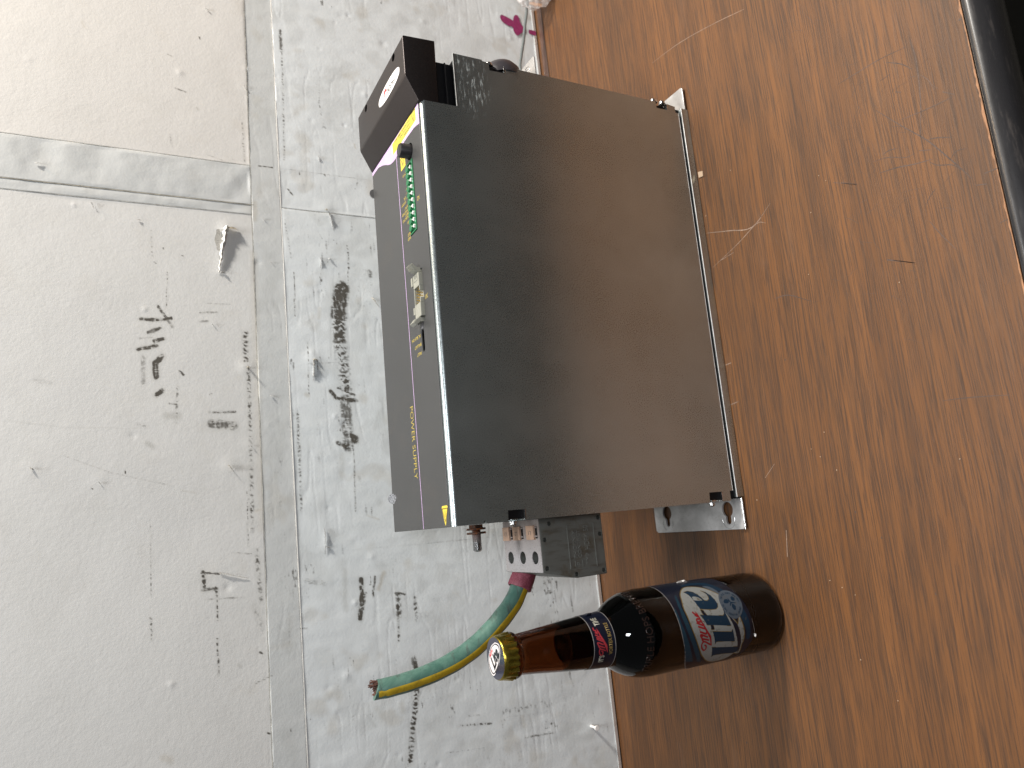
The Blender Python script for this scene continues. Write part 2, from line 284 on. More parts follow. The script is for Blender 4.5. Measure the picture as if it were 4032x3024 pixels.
nk={'top':[(22.18,164.28),(15.7,163.38),(9.4,163.72),(3.78,163.99),(-0.25,164.21),(-4.88,164.27),(-10.8,164.68)],'bot':[(20.81,147.64),(14.28,147.63),(8.55,147.32),(3.6,147.62),(-0.49,147.85),(-5.2,148.01)],'time':[(19.98,159.77),(19.82,154.92),(12.69,159.86),(13.22,155.68)],'its':[(-13.14,160.45),(-13.4,155.91),(-8.07,160.4),(-8.63,156.01)],'vortex':[(-7.87,152.96),(-7.96,150.33),(13.41,152.66),(13.09,149.18)],'mill':[(-3.85,160.46),(-5.54,157.54),(12.45,161.71),(11.55,159.58)],'sw':[(11.55,159.58),(9.89,158.93),(6.08,157.87),(1.39,155.67),(-1.11,154.3),(-6.43,153.87),(-5.29,154.68),(-1.52,156.07),(2.39,157.77),(6.25,158.96),(9.23,159.51)],'mil':[[(-4.32,159.02),(-5.24,157.84),(-6.99,157.83),(-7.54,159.05),(-6.06,160.21),(-4.32,160.45),(-3.05,159.59),(-4.66,155.57)],[(-3.05,159.59),(-0.77,160.86),(-2.67,156.14)],[(-0.77,160.86),(1.57,161.37),(-0.44,157.11)],[(4.11,161.63),(1.9,157.58)],[(5.14,161.61),(3.35,158.11)],[(6.97,162.13),(4.83,158.85)],[(8.6,161.78),(7.08,159.8)],[(9.48,161.12),(8.34,160.17),(9.18,159.24)],[(12.33,161.77),(10.36,161.87),(9.82,160.11)]]}
cp={'outer':[(11.06,0.48),(10.32,-4.89),(6.9,-6.18),(1.55,-4.86),(-4.75,-0.88),(-10.6,6.33),(-8.35,11.01),(-2.65,13.26),(2.95,11.1),(8.11,6.69)],'inner':[(9.42,1.06),(8.67,-3.06),(5.65,-4.2),(1.35,-3.09),(-3.87,0.44),(-9.48,6.61),(-7.2,10.26),(-2.46,11.66),(1.97,10.25),(6.91,5.9)],'L':[(-3.37,10.28),(-1.69,8.65),(-0.42,6.85),(-3.73,4.45),(-3.72,2.67),(-2.28,1.13),(-5.13,2.2),(-7.65,5.49),(-8.9,7.01),(-5.17,9.34)],'i':[(-0.14,6.28),(0.88,4.8),(-2.46,2.68),(-3.01,2.03),(-3.82,3.45),(-2.89,4.53)],'t':[(1.56,4.41),(4.21,3.37),(3.94,1.9),(-0.13,0.7),(-1.05,1.38),(-0.49,2.03),(1.67,3.37)],'e':[(5.18,2.16),(8.2,-0.46),(7.07,-1.74),(5.08,-0.85),(3.55,-0.29),(3.05,-1.44),(3.59,-2.55),(1.61,-1.65),(0.97,0.23),(2.28,1.73)],'edge':[(13.52,2.53),(2.45,15.67),(-11.57,6.52),(1.3,-11.63)],'mil':[(0.09,9.84),(0.87,8.65),(6.48,3.93),(5.91,3.28),(1.32,6.5),(-0.16,8.34)]}
LG=[(336.77,12.04),(334.27,9.84),(331.1,10.47),(329.01,15.51),(327.73,25.22),(326.79,36.8),(327.18,47.68),(328.96,57.77),(332.7,59.7),(336.18,58.12),(338.42,51.52),(339.07,41.09),(339.25,30.23),(338.43,19.93)]
LR=[(336.47,42.02),(334.34,39.91),(332.33,43.26),(329.99,44.14),(329.08,46.02),(331.5,47.69),(334.84,47.46),(336.76,45.37)]
LT=[(333.46,20.9),(330.36,23.1),(334.23,37.83),(330.03,36.99)]
cab=[(-51.0,170.5,7.0),(-61.8,177.7,7.4),(-73.2,191.8,7.6),(-84.3,205.5,8.4),(-93.4,222.6,8.0),(-100.0,241.7,6.5),(-104.5,263.4,6.8),(-106.0,281.5,6.1),(-105.5,286.3,5.7)]
S=[([(235.6,258.1),(224.3,260.5),(209.4,263.1)],8.1,1.0,0),([(209.5,261.3),(187.4,263.4)],7.1,0.9,1),([(187.4,263.4),(138.9,259.8)],7.1,0.75,1),([(126.6,260.5),(81.3,260.4)],6.1,0.6,0),([(133.7,274.0),(127.5,269.1),(124.7,250.0)],1.9,0.95,0),([(137.2,266.9),(130.1,251.5)],1.4,0.8,0),([(85.1,269.6),(82.3,262.9),(88.0,253.9)],2.4,0.9,0),([(91.6,258.9),(88.0,253.9)],4.3,0.9,0),([(81.1,255.2),(21.9,256.9)],0.9,0.5,3),([(272.3,249.8),(237.9,251.7)],0.7,0.55,1),([(197.0,432.7),(197.0,416.4),(198.9,409.2)],1.7,0.95,0),([(209.2,419.2),(190.7,407.9)],1.3,0.75,0),([(185.1,426.4),(189.5,417.9)],2.0,0.8,0),([(180.0,434.8),(181.1,423.6)],1.0,0.4,0),([(177.9,422.2),(180.3,415.1)],1.7,0.9,0),([(170.3,434.5),(173.9,420.8)],1.9,0.85,0),([(164.3,416.6),(157.8,421.6),(146.6,421.0)],2.6,1.0,0),([(130.8,421.0),(135.5,416.8)],2.2,0.9,0),([(164.0,430.7),(141.8,430.7)],2.1,0.35,0),([(138.7,404.7),(106.9,405.7)],1.1,0.5,1),([(113.4,412.7),(113.2,404.3)],4.2,0.4,2),([(240.7,411.8),(207.1,412.8)],0.9,0.4,1),([(151.6,402.4),(148.4,399.6)],1.0,0.8,0),([(123.6,411.3),(122.7,405.6)],0.8,0.6,0),([(115.7,379.6),(115.7,358.7)],1.3,0.55,0),([(105.5,378.3),(103.5,360.5)],4.4,0.6,0),([(155.6,346.8),(120.5,346.3),(13.1,347.0)],2.3,0.5,1),([(187.9,348.3),(162.4,348.2)],3.2,0.55,1),([(249.1,302.9),(205.6,303.8)],0.7,0.6,3),([(181.1,293.1),(125.1,294.7)],0.7,0.5,1),([(113.2,305.1),(25.6,305.5)],1.6,0.5,1),([(204.8,385.6),(206.1,371.9)],1.1,0.45,0),([(196.7,385.7),(197.3,379.7)],1.3,0.45,0),([(213.9,379.4),(214.1,361.0)],0.8,0.35,0),([(74.7,266.7),(52.7,267.9)],3.4,0.35,2),([(106.0,434.8),(104.4,429.4)],1.6,0.35,1),([(90.5,428.1),(87.3,424.0)],2.7,0.35,2),([(110.9,523.4),(105.0,486.9),(102.8,428.0)],0.8,0.16,2),([(82.3,486.5),(67.6,454.6),(53.7,407.6)],0.3,0.3,3),([(254.8,229.5),(251.9,228.8)],3.2,0.5,0),([(143.0,506.2),(141.5,497.5)],2.5,0.2,0),([(49.6,402.1),(47.4,392.3)],1.0,0.2,4),([(214.0,280.4),(204.8,281.7)],2.3,0.3,4),([(131.1,296.9),(130.2,295.3)],2.5,0.4,4),([(159.8,294.8),(162.1,263.8)],0.8,0.3,0),([(28.4,342.8),(29.7,338.9)],2.3,0.4,4),([(264.3,339.0),(132.1,339.7),(12.5,339.5)],4.1,0.22,4),([(132.2,377.8),(131.4,379.3)],0.6,0.7,0),([(55.6,467.4),(55.1,466.7)],0.6,0.9,0),([(68.5,444.2),(66.3,443.5)],0.5,0.8,0),([(-18.5,388.3),(-20.6,374.9)],0.8,0.85,0),([(-18.4,386.9),(-29.5,386.4)],1.8,0.85,1),([(-32.3,387.1),(-32.9,376.6)],1.8,0.6,0),([(-39.9,385.2),(-42.2,355.2)],0.8,0.4,0),([(-31.4,376.8),(-57.8,376.4)],1.1,0.7,1),([(-72.1,376.9),(-100.7,376.5)],0.8,0.7,1),([(-49.5,425.8),(-64.9,425.2)],1.3,0.45,1),([(23.7,425.3),(-32.6,425.5)],0.4,0.45,1),([(45.6,350.6),(-1.0,351.1)],0.9,0.45,1),([(-4.8,344.5),(-46.1,342.0)],2.3,0.45,1),([(-51.4,347.4),(-68.6,341.3)],2.5,0.4,1),([(-87.5,344.8),(-89.0,342.6)],0.9,0.7,0),([(-33.3,309.5),(-38.8,289.1)],2.7,0.3,0),([(-38.8,255.3),(-50.9,255.2),(-72.7,258.2)],2.2,1.0,0),([(-51.3,251.8),(-65.2,255.2)],1.2,0.6,0),([(-37.8,242.5),(-55.3,245.3)],1.2,0.7,0),([(-35.6,233.7),(-49.5,239.8)],2.3,0.5,4),([(-54.7,224.5),(-56.7,215.8)],1.2,0.9,0),([(-56.6,222.0),(-74.4,222.4)],3.2,0.75,1),([(-74.3,223.2),(-96.7,224.3)],1.2,0.7,1),([(-29.9,269.9),(-63.1,270.9)],3.3,0.35,2),([(-154.2,417.2),(-156.7,412.1)],3.3,0.3,4),([(-149.9,225.1),(-156.2,224.7)],3.4,0.25,4),([(-152.9,258.0),(-164.1,250.5)],2.0,0.3,2),([(-112.0,348.4),(-107.8,335.1)],0.4,0.5,3),([(-151.5,340.3),(-152.8,338.1)],0.7,0.8,0),([(-152.2,321.2),(-154.3,321.6)],0.6,0.7,0),([(-147.4,305.1),(-148.2,304.9)],0.7,0.7,0),([(-73.9,309.7),(-74.1,305.0)],0.6,0.6,0),([(-94.8,360.9),(-96.3,360.2)],1.9,0.35,2),([(-4.3,364.5),(-7.2,348.3)],0.7,0.45,0),([(17.0,246.0),(12.8,235.7)],1.2,0.3,4),([(-61.6,206.0),(-81.6,205.9)],2.2,0.6,1),([(-114.0,211.7),(-127.7,209.4)],3.3,0.7,0),([(-142.3,210.5),(-200.7,221.4)],3.0,0.85,1),([(-179.5,174.2),(-180.7,160.5),(-183.8,139.5)],1.2,0.55,1),([(-177.1,124.3),(-177.0,100.1),(-178.1,75.2)],4.6,0.35,1),([(-182.4,124.9),(-185.5,76.2)],2.7,0.2,0),([(-203.2,105.0),(-205.0,74.7)],1.1,0.5,0),([(-199.6,187.8),(-203.2,148.6)],0.6,0.35,1),([(-184.4,106.6),(-192.3,105.6)],2.6,0.3,4),([(-173.0,161.5),(-174.3,151.1)],0.9,0.4,1),([(-178.1,73.3),(-204.5,75.6)],0.8,0.25,0),([(-62.0,165.4),(-63.8,163.8)],4.4,0.2,4),([(-56.4,222.3),(-88.1,223.8)],1.3,0.5,1),([(506.0,306.6),(482.7,306.3)],1.9,0.6,0),([(482.8,305.7),(363.9,307.6)],1.0,0.5,1),([(465.9,268.7),(432.2,271.2),(406.1,267.2)],1.5,0.28,1),([(421.5,404.1),(419.3,394.6)],0.9,0.45,0),([(399.2,345.6),(356.4,344.4)],0.8,0.45,1),([(353.6,332.0),(353.8,319.3)],0.6,0.9,0),([(315.3,336.3),(297.8,336.8)],2.7,0.35,4),([(405.1,385.9),(402.7,384.5)],1.1,0.4,2),([(278.3,424.0),(252.7,423.4)],1.1,0.3,1),([(373.7,408.8),(362.0,406.8)],1.2,0.3,0),([(480.3,382.6),(478.1,381.8)],0.7,0.8,0),([(455.2,410.1),(453.9,406.3)],0.5,0.7,0),([(263.0,415.2),(262.1,414.5)],0.6,0.8,0),([(257.3,400.4),(256.8,398.5)],0.6,0.8,0),([(249.3,423.0),(248.5,420.7)],0.5,0.8,0),([(369.4,284.3),(364.8,283.6)],1.0,0.4,4),([(353.2,293.6),(350.5,293.4)],0.7,0.6,0),([(354.0,269.2),(352.3,268.5)],0.8,0.5,0),([(392.2,236.6),(387.6,235.8)],1.1,0.5,4),([(333.4,305.5),(327.7,300.9)],0.7,0.7,0),([(471.1,478.7),(466.3,477.3)],1.6,0.2,4),([(358.3,377.0),(354.4,362.8)],0.5,0.4,0),([(300.9,310.0),(263.0,305.1)],1.0,0.4,1),([(280.3,250.4),(257.0,250.0)],1.2,0.5,1),([(357.2,355.9),(356.7,353.7)],0.6,0.3,0),([(255.0,230.2),(253.3,228.6)],2.3,0.5,0)]
tears=[((288.1,362.8),(247.5,369.5),3.52,6),((286.4,362.8),(286.7,352.3),1.76,14),((314.8,267.4),(295.3,263.3),1.98,6),((316.2,270.7),(315.7,267.4),1.76,9),((265.4,277.3),(254.8,277.8),1.54,6),((265.1,269.9),(264.5,266.5),1.98,6),((328.9,511.8),(329.5,505.8),1.1,4),((298.5,470.2),(293.2,468.2),1.32,4),((436.5,343.1),(431.4,340.8),1.54,4),((511.8,376.7),(510.0,372.8),1.1,4),((300.4,329.7),(298.7,329.0),1.32,5),((287.4,436.1),(286.7,432.1),0.88,3),((257.9,324.1),(256.3,323.4),1.32,3),((372.7,274.8),(367.2,274.2),0.88,4),((244.3,368.1),(243.0,363.7),1.76,6),((155.9,348.4),(154.8,345.3),1.76,16),((164.3,288.7),(144.1,289.6),2.2,8),((164.3,289.6),(163.9,285.3),1.54,10),((148.5,290.3),(148.0,286.9),1.32,6),((69.3,365.7),(63.5,361.4),1.54,12),((228.0,229.3),(218.9,222.4),1.98,9),((74.0,508.9),(72.4,506.4),1.98,5),((60.7,462.9),(58.4,461.0),1.1,4),((86.1,347.2),(84.4,345.7),1.76,5),((195.4,376.7),(192.9,374.5),1.32,4),((130.4,328.7),(127.8,325.6),1.1,5),((8.7,286.0),(-13.7,286.6),1.1,6),((-7.4,286.0),(-8.2,281.1),0.88,5),((-19.7,374.9),(-26.8,351.9),1.1,3)]
mag=[[(588.9,49.9),(592.1,48.1),(592.1,45.0),(590.8,39.7),(588.8,33.7),(588.1,32.2),(593.0,31.3),(596.9,28.5),(597.3,25.3),(594.2,23.7),(589.0,22.7),(584.1,20.1),(582.9,17.1),(577.0,17.4),(575.9,20.3),(573.0,23.7),(569.2,28.1),(570.4,31.1),(573.8,33.0),(579.0,34.0),(579.4,38.6),(581.1,43.9),(583.9,48.2)],[(581.2,11.7),(581.6,6.9),(581.2,2.1),(575.6,2.6),(575.3,6.8),(576.0,11.9)]]
dark=[[(278.1,-203.0),(262.0,-203.8),(236.4,-201.4),(214.5,-196.9)],[(280.6,-148.1),(279.9,-161.8),(278.9,-181.3),(275.7,-200.2)],[(274.2,-184.7),(267.3,-193.7),(259.4,-200.3)],[(252.6,-204.7),(245.8,-209.0),(237.8,-210.7)],[(247.0,-171.6),(227.1,-186.7),(209.7,-200.5),(190.9,-211.9),(181.6,-217.3),(174.2,-221.3)],[(231.7,-186.4),(229.5,-201.1),(228.3,-214.2),(228.2,-221.1)],[(210.2,-200.6),(208.3,-206.8),(203.9,-215.6)],[(214.2,-163.0),(211.8,-173.8),(206.2,-184.8),(205.9,-191.2)],[(204.7,-165.5),(202.5,-178.0),(199.3,-189.2),(196.8,-201.2)],[(196.3,-198.8),(191.7,-203.4),(187.4,-212.2),(182.0,-216.3)],[(215.4,-170.2),(216.1,-174.7),(214.9,-180.6)],[(191.1,-211.4),(194.4,-215.7),(193.3,-222.2)],[(211.3,-136.8),(204.8,-147.9)],[(160.1,-191.5),(150.5,-196.1),(136.5,-203.9)],[(145.9,-159.1),(141.4,-169.2),(137.2,-177.7)],[(170.3,-191.3),(175.1,-195.6),(177.9,-199.5)],[(173.9,-228.7),(173.6,-235.9)],[(251.5,-186.8),(249.0,-190.5)],[(234.4,-215.4),(228.9,-221.7)],[(264.6,-178.4),(264.9,-185.9)],[(169.2,-222.8),(167.3,-228.8)],[(142.1,-230.8),(142.7,-235.6)],[(206.1,-194.1),(203.0,-201.3)],[(214.3,-130.6),(204.5,-148.5)],[(149.8,-63.1),(148.3,-76.5),(138.4,-93.9)],[(146.3,-159.5),(137.4,-177.3)],[(48.3,-177.4),(47.0,-195.9),(44.4,-216.6)]]
light=[[(415.3,36.4),(410.8,-1.4),(401.2,-41.9),(390.0,-79.0)],[(227.8,-2.4),(219.9,-27.3),(212.9,-51.8),(223.9,-73.5)],[(196.3,-3.2),(205.7,-35.0),(213.7,-56.9),(210.8,-66.1)],[(77.7,-0.0),(78.8,-9.7)],[(15.1,-25.9),(24.8,-37.4)],[(-25.8,-38.7),(-45.7,-35.8)],[(198.8,-10.7),(200.2,-28.7)],[(111.3,-1.2),(111.7,-8.0)]]
crumbs=[(224.6,-120.2),(218.3,-125.1),(201.3,-108.4),(157.5,-97.4),(268.3,-39.0),(128.6,-164.8),(243.0,-4.0),(31.6,-74.1),(14.3,-92.8),(25.1,-80.9),(42.0,-87.7),(-71.1,-90.6),(-62.0,-71.5),(-1.4,-13.9),(-66.5,-80.9),(-114.2,-86.2),(12.0,-181.0),(-136.8,-109.6)]
spots=[(137.8,-95.0),(141.7,-59.6),(101.1,-63.5),(271.1,-233.7),(-15.4,-102.1),(-33.3,-118.8),(-87.9,-119.1),(-131.0,-109.5),(-67.9,-149.2),(-192.0,36.2)]
chip=[(284.2,-2.9),(282.5,-8.5),(277.8,-8.2),(278.7,-3.0)]

# ---------------------------------------------------------------- helpers (all shapes in world millimetres)
ORG = {}
def finish(o, root):
    if root is not None: o.parent = root
def tag(o, label=None, category=None, group=None, kind=None):
    for k, v in (('label', label), ('category', category), ('group', group), ('kind', kind)):
        if v: o[k] = v
    return o
def thing(name, label, category, loc=(0, 0, 0), group=None):
    o = bpy.data.objects.new(name, None); COL.objects.link(o); o.location = [v * MM for v in loc]; o.empty_display_size = .01
    ORG[o.name] = Vector(loc); return tag(o, label, category, group)
def org(parent):
    return ORG[parent.name] if parent is not None else Vector((0, 0, 0))
def obj(name, bm, mat, parent=None, smooth=False, loc=None, label=None):
    """bm in world mm -> one mesh object; children keep the frame of their thing"""
    me = bpy.data.meshes.new(name)
    base = org(parent) if loc is None else Vector(loc)
    for v in bm.verts: v.co = (v.co - base) * MM
    bmesh.ops.recalc_face_normals(bm, faces=bm.faces) if mat != 'keep' else None
    bm.to_mesh(me); bm.free()
    if isinstance(mat, (list, tuple)):
        for m in mat: me.materials.append(M[m])
    else: me.materials.append(M[mat])
    o = bpy.data.objects.new(name, me); COL.objects.link(o)
    if parent is None: o.location = base * MM
    else: o.parent = parent
    ORG[o.name] = base
    if smooth:
        for p in me.polygons: p.use_smooth = True
        if smooth != True: 
            try: me.set_sharp_from_angle(angle=math.radians(smooth))
            except Exception: pass
    if label: o['label'] = label
    return o
def again(src, name=None, move=(0, 0, 0), parent=None, rot=None):
    o = src.copy(); COL.objects.link(o); o.parent = parent if parent else src.parent
    o.location = src.location + Vector(move) * MM; ORG[o.name] = org(src)
    return o
def BM(): return bmesh.new()
def box(bm, x0, x1, y0, y1, z0, z1, bev=0.0, seg=2, mi=0):
    g = bmesh.ops.create_cube(bm, size=1); vs = g['verts']
    for v in vs: v.co = Vector(((x0 + x1) / 2 + v.co.x * (x1 - x0), (y0 + y1) / 2 + v.co.y * (y1 - y0), (z0 + z1) / 2 + v.co.z * (z1 - z0)))
    fs = list({f for v in vs for f in v.link_faces}); 
    for f in fs: f.material_index = mi
    if bev:
        es = list({e for v in vs for e in v.link_edges})
        bmesh.ops.bevel(bm, geom=es, offset=bev, segments=seg, profile=.6, affect='EDGES', clamp_overlap=True)
    return bm
def AX(axis):
    """map (u,v,w) -> world for an extrusion axis"""
    return {'y': lambda u, v, w: (u, w, v), 'z': lambda u, v, w: (u, v, w), 'x': lambda u, v, w: (w, u, v)}[axis]
def prism(bm, poly, axis, a, b, bev=0.0, seg=2):
    f = AX(axis); va = [bm.verts.new(f(u, v, a)) for u, v in poly]; vb = [bm.verts.new(f(u, v, b)) for u, v in poly]
    n = len(poly); bm.faces.new(va); bm.faces.new(vb[::-1])
    for i in range(n): bm.faces.new((va[i], vb[i], vb[(i + 1) % n], va[(i + 1) % n]))
    if bev:
        es = list({e for v in va + vb for e in v.link_edges}); bmesh.ops.recalc_face_normals(bm, faces=bm.faces)
        bmesh.ops.bevel(bm, geom=es, offset=bev, segments=seg, profile=.6, affect='EDGES', clamp_overlap=True)
    return bm
def rot_to(d):
    return Vector((0, 0, 1)).rotation_difference(Vector(d).normalized()).to_matrix().to_4x4()
def lathe(bm, prof, center=(0, 0, 0), axis=(0, 0, 1), n=48, mi=0, close=True):
    """prof: list of (radius, height) along axis"""
    Mx = Matrix.Translation(center) @ rot_to(axis); rings = []
    for r, h in prof:
        if r < 1e-6: rings.append([bm.verts.new(Mx @ Vector((0, 0, h)))])
        else: rings.append([bm.verts.new(Mx @ Vector((r * math.cos(2 * math.pi * i / n), r * math.sin(2 * math.pi * i / n), h))) for i in range(n)])
    for A, B in zip(rings, rings[1:]):
        for i in range(n):
            j = (i + 1) % n
            if len(A) == 1 and len(B) == 1: continue
            if len(A) == 1: f = bm.faces.new((A[0], B[i], B[j]))
            elif len(B) == 1: f = bm.faces.new((A[i], B[0], A[j]))
            else: f = bm.faces.new((A[i], B[i], B[j], A[j]))
            f.material_index = mi
    return bm
def cyl(bm, c, axis, r, h, n=24, bev=.0):
    b = min(bev, r * .5, h * .5)
    pr = [(0, 0), (r - b, 0), (r, b), (r, h - b), (r - b, h), (0, h)] if b else [(0, 0), (r, 0), (r, h), (0, h)]
    return lathe(bm, pr, c, axis, n)
def tube(bm, pts, radii, n=20, caps=True, closed=False):
    P = [Vector(p) for p in pts]; up = Vector((0, 1, 0)); rings = []
    for i, p in enumerate(P):
        d = (P[min(i + 1, len(P) - 1)] - P[max(i - 1, 0)]).normalized(); a = d.cross(up)
        if a.length < 1e-3: a = d.cross(Vector((1, 0, 0)))
        a.normalize(); b = a.cross(d).normalized(); r = radii[i] if hasattr(radii, '__len__') else radii
        rings.append([bm.verts.new(p + a * r * math.cos(t) + b * r * math.sin(t)) for t in [2 * math.pi * k / n for k in range(n)]])
    for A, B in zip(rings, rings[1:]):
        for i in range(n): bm.faces.new((A[i], B[i], B[(i + 1) % n], A[(i + 1) % n]))
    if caps: bm.faces.new(rings[0]); bm.faces.new(rings[-1][::-1])
    return rings
def spline(pts, m=8):
    """Catmull-Rom through tuples of any length"""
    P = [np.array(p, float) for p in pts]; P = [2 * P[0] - P[1]] + P + [2 * P[-1] - P[-2]]; out = []
    for i in range(1, len(P) - 2):
        for k in range(m):
            t = k / m; a, b, c, d = P[i - 1:i + 3]
            out.append(.5 * (2 * b + (c - a) * t + (2 * a - 5 * b + 4 * c - d) * t * t + (3 * b - a - 3 * c + d) * t ** 3))
    out.append(P[-2]); return out
def cut(o, cutters):
    """boolean difference, applied at once; the cutters are removed"""
    bm = BM()
    for fn in cutters: fn(bm)
    base = ORG[o.name]
    for v in bm.verts: v.co = (v.co - base) * MM
    bmesh.ops.recalc_face_normals(bm, faces=bm.faces)
    me = bpy.data.meshes.new('c'); bm.to_mesh(me); bm.free(); c = bpy.data.objects.new('c', me); COL.objects.link(c)
    if o.parent: c.parent = o.parent
    else: c.location = o.location
    md = o.modifiers.new('b', 'BOOLEAN'); md.object = c; md.operation = 'DIFFERENCE'; md.solver = 'EXACT'; md.use_self = True
    bpy.context.view_layer.update(); dg = bpy.context.evaluated_depsgraph_get()
    new = bpy.data.meshes.new_from_object(o.evaluated_get(dg)); o.modifiers.clear()
    old = o.data; o.data = new; bpy.data.objects.remove(c); bpy.data.meshes.remove(me); bpy.data.meshes.remove(old)
    if len(new.materials) > 1:
        while len(new.materials) > 1: new.materials.pop()
        for p in new.polygons: p.material_index = 0
    return o
# --- flat print: outlines and lettering, mapped on planes or round the bottle
def flat_poly(bm, poly, f, h=.0, step=0):
    b2 = BM(); vs = [b2.verts.new((u, v, 0)) for u, v in poly]
    for tr in tessellate_polygon([[Vector((u, v, 0)) for u, v in poly]]):
        try: b2.faces.new([vs[i] for i in tr])
        except ValueError: pass
    bend(b2, f, step); merge(bm, b2)
def flat_poly_ngon(bm, poly, f, h=.0, step=0):
    """triangulated outline -> f(u,v) surface point; step cuts it in strips for curved supports"""
    b2 = BM(); vs = [b2.verts.new((u, v, 0)) for u, v in poly]
    try: b2.faces.new(vs)
    except ValueError: b2.free(); return
    bend(b2, f, step); merge(bm, b2)
def bend(b2, f, step):
    if step:
        us = [v.co.x for v in b2.verts]; k = math.ceil(min(us) / step) * step
        while k < max(us):
            bmesh.ops.bisect_plane(b2, geom=b2.verts[:] + b2.edges[:] + b2.faces[:], plane_co=(k, 0, 0), plane_no=(1, 0, 0), dist=1e-5); k += step
    bmesh.ops.triangulate(b2, faces=b2.faces[:])
    for v in b2.verts: v.co = Vector(f(v.co.x, v.co.y))
def merge(bm, b2):
    me = bpy.data.meshes.new('m'); b2.to_mesh(me); b2.free(); bm.from_mesh(me); bpy.data.meshes.remove(me)
_txt = {}
def text_bm(s, bold=0.0, extrude=0.0, shear=0.0):
    cu = bpy.data.curves.new('t', 'FONT'); cu.body = s; cu.size = 10; cu.offset = bold; cu.extrude = extrude; cu.shear = shear; cu.resolution_u = 3
    o = bpy.data.objects.new('t', cu); COL.objects.link(o); bpy.context.view_layer.update()
    me = bpy.data.meshes.new_from_object(o.evaluated_get(bpy.context.evaluated_depsgraph_get()))
    bpy.data.objects.remove(o); bpy.data.curves.remove(cu); b = BM(); b.from_mesh(me); bpy.data.meshes.remove(me); return b
def text(bm, s, f, w=None, h=None, bold=0.0, step=0, shear=0.0, at=(0, 0), extrude=0.0):
    """lettering scaled to width w and/or height h with its lower left corner at `at`, mapped by f(u,v[,t])"""
    b = text_bm(s, bold, extrude, shear); xs = [v.co.x for v in b.verts]; ys = [v.co.y for v in b.verts]
    x0, x1, y0, y1 = min(xs), max(xs), min(ys), max(ys)
    kx = w / (x1 - x0) if w else h / (y1 - y0); ky = h / (y1 - y0) if h else kx
    for v in b.verts: v.co.x = at[0] + (v.co.x - x0) * kx; v.co.y = at[1] + (v.co.y - y0) * ky
    if extrude:
        for v in b.verts: v.co = Vector(f(v.co.x, v.co.y, v.co.z))
    else: bend(b, f, step)
    merge(bm, b); return (x1 - x0) * kx
def stroke_poly(pts, w, taper=True, m=4):
    P = [Vector(p[:2]) for p in (spline(pts, m) if len(pts) > 2 else [np.array(p, float) for p in pts])]
    L, Rr = [], []
    for i, p in enumerate(P):
        d = P[min(i + 1, len(P) - 1)] - P[max(i - 1, 0)]; d = d.normalized() if d.length > 0 else Vector((1, 0)); nn = Vector((-d.y, d.x))
        k = w / 2 * ((.35 + .65 * math.sin(math.pi * (i + .5) / len(P))) if taper else 1)
        L.append(p + nn * k); Rr.append(p - nn * k)
    return [tuple(q) for q in L], [tuple(q) for q in Rr]
def stroke(bm, pts, w, f, step=0, taper=True, m=4):
    L, Rr = stroke_poly(pts, w, taper, m)
    for i in range(len(L) - 1):
        b2 = BM(); vs = [b2.verts.new((*q, 0)) for q in (L[i], L[i + 1], Rr[i + 1], Rr[i])]
        try: b2.faces.new(vs); bend(b2, f, step)
        except ValueError: pass
        merge(bm, b2)
def outline(bm, poly, w, f):
    n = len(poly)
    for i in range(n): stroke(bm, [poly[i], poly[(i + 1) % n]], w, f, taper=False)
def decal(name, mat, parent, fn, lift=None):
    bm = BM(); fn(bm); o = obj(name, bm, mat, parent); return o

# ================================================================= SETTING
WY = lambda x: 223.465 + .013139 * x                     # wall face, nearly parallel to the unit
# ---- floor
bm = BM(); box(bm, -3000, 3500, -3500, 1500, -760, -750); tag(obj('floor', bm, 'floor'), kind='structure')
bm = BM(); box(bm, -3000, 3500, 262, 300, -749, 1400); M['back_wall'] = plain('back_wall', (.55, .55, .53), .7); tag(obj('back_wall', bm, 'back_wall'), kind='structure')

# ---- table
T = thing('table', 'brown wood laminate table with black rubber edge, scratched near its front edge', 'table', (250, 0, -750))
XL, XR = -700, 1250; YF = -236.0
bm = BM(); box(bm, XL, XR, YF, 258, -28, 0); obj('tabletop', bm, 'wood_laminate', T)
prof = [(-236.3, -.9), (-236.9, -.9), (-237.3, .5), (-238.6, 1.1), (-240.5, .9), (-243.5, -.9), (-247, -4.5), (-249.2, -9), (-250, -15), (-249.2, -22), (-246, -28), (-240, -31), (-236.3, -31)]
bm = BM(); prism(bm, prof, 'x', XL, XR)
o = obj('edge_bumper', bm, 'bumper_rubber', T, smooth=40)
for x in (-600, 1150):
    for y in (-180, 200): bm = BM(); box(bm, x - 20, x + 20, y - 20, y + 20, -750, -28, 2); obj('leg', bm, 'black_plastic', T)
tz = lambda z: (lambda u, v: (u, v, z))
def ribbon(name, pts, w, mat):
    bm = BM(); stroke(bm, pts, w, tz(.06), m=5); return obj(name, bm, mat, T)
for i, pts in enumerate(dark): ribbon('scratch', pts, (.75, .55, .6, .45)[i % 4], 'scratch_dark')
for i, pts in enumerate(light): ribbon('scratch', pts, (.6, .8, .55, .8)[i % 4], 'scratch_light')
bm = BM(); q = []; x = XL; r_ = random.Random(12)
while x < XR: q.append((x, YF + .15 + abs(r_.gauss(0, .45)) + (1.6 if r_.random() < .06 else 0))); x += r_.uniform(2, 6)
va = [bm.verts.new((x, YF + .02, .05)) for x, y in q]; vb = [bm.verts.new((x, y + .25, .05)) for x, y in q]
for i in range(len(q) - 1): bm.faces.new((va[i], va[i + 1], vb[i + 1], vb[i]))
obj('worn_edge', bm, 'worn_edge', T)
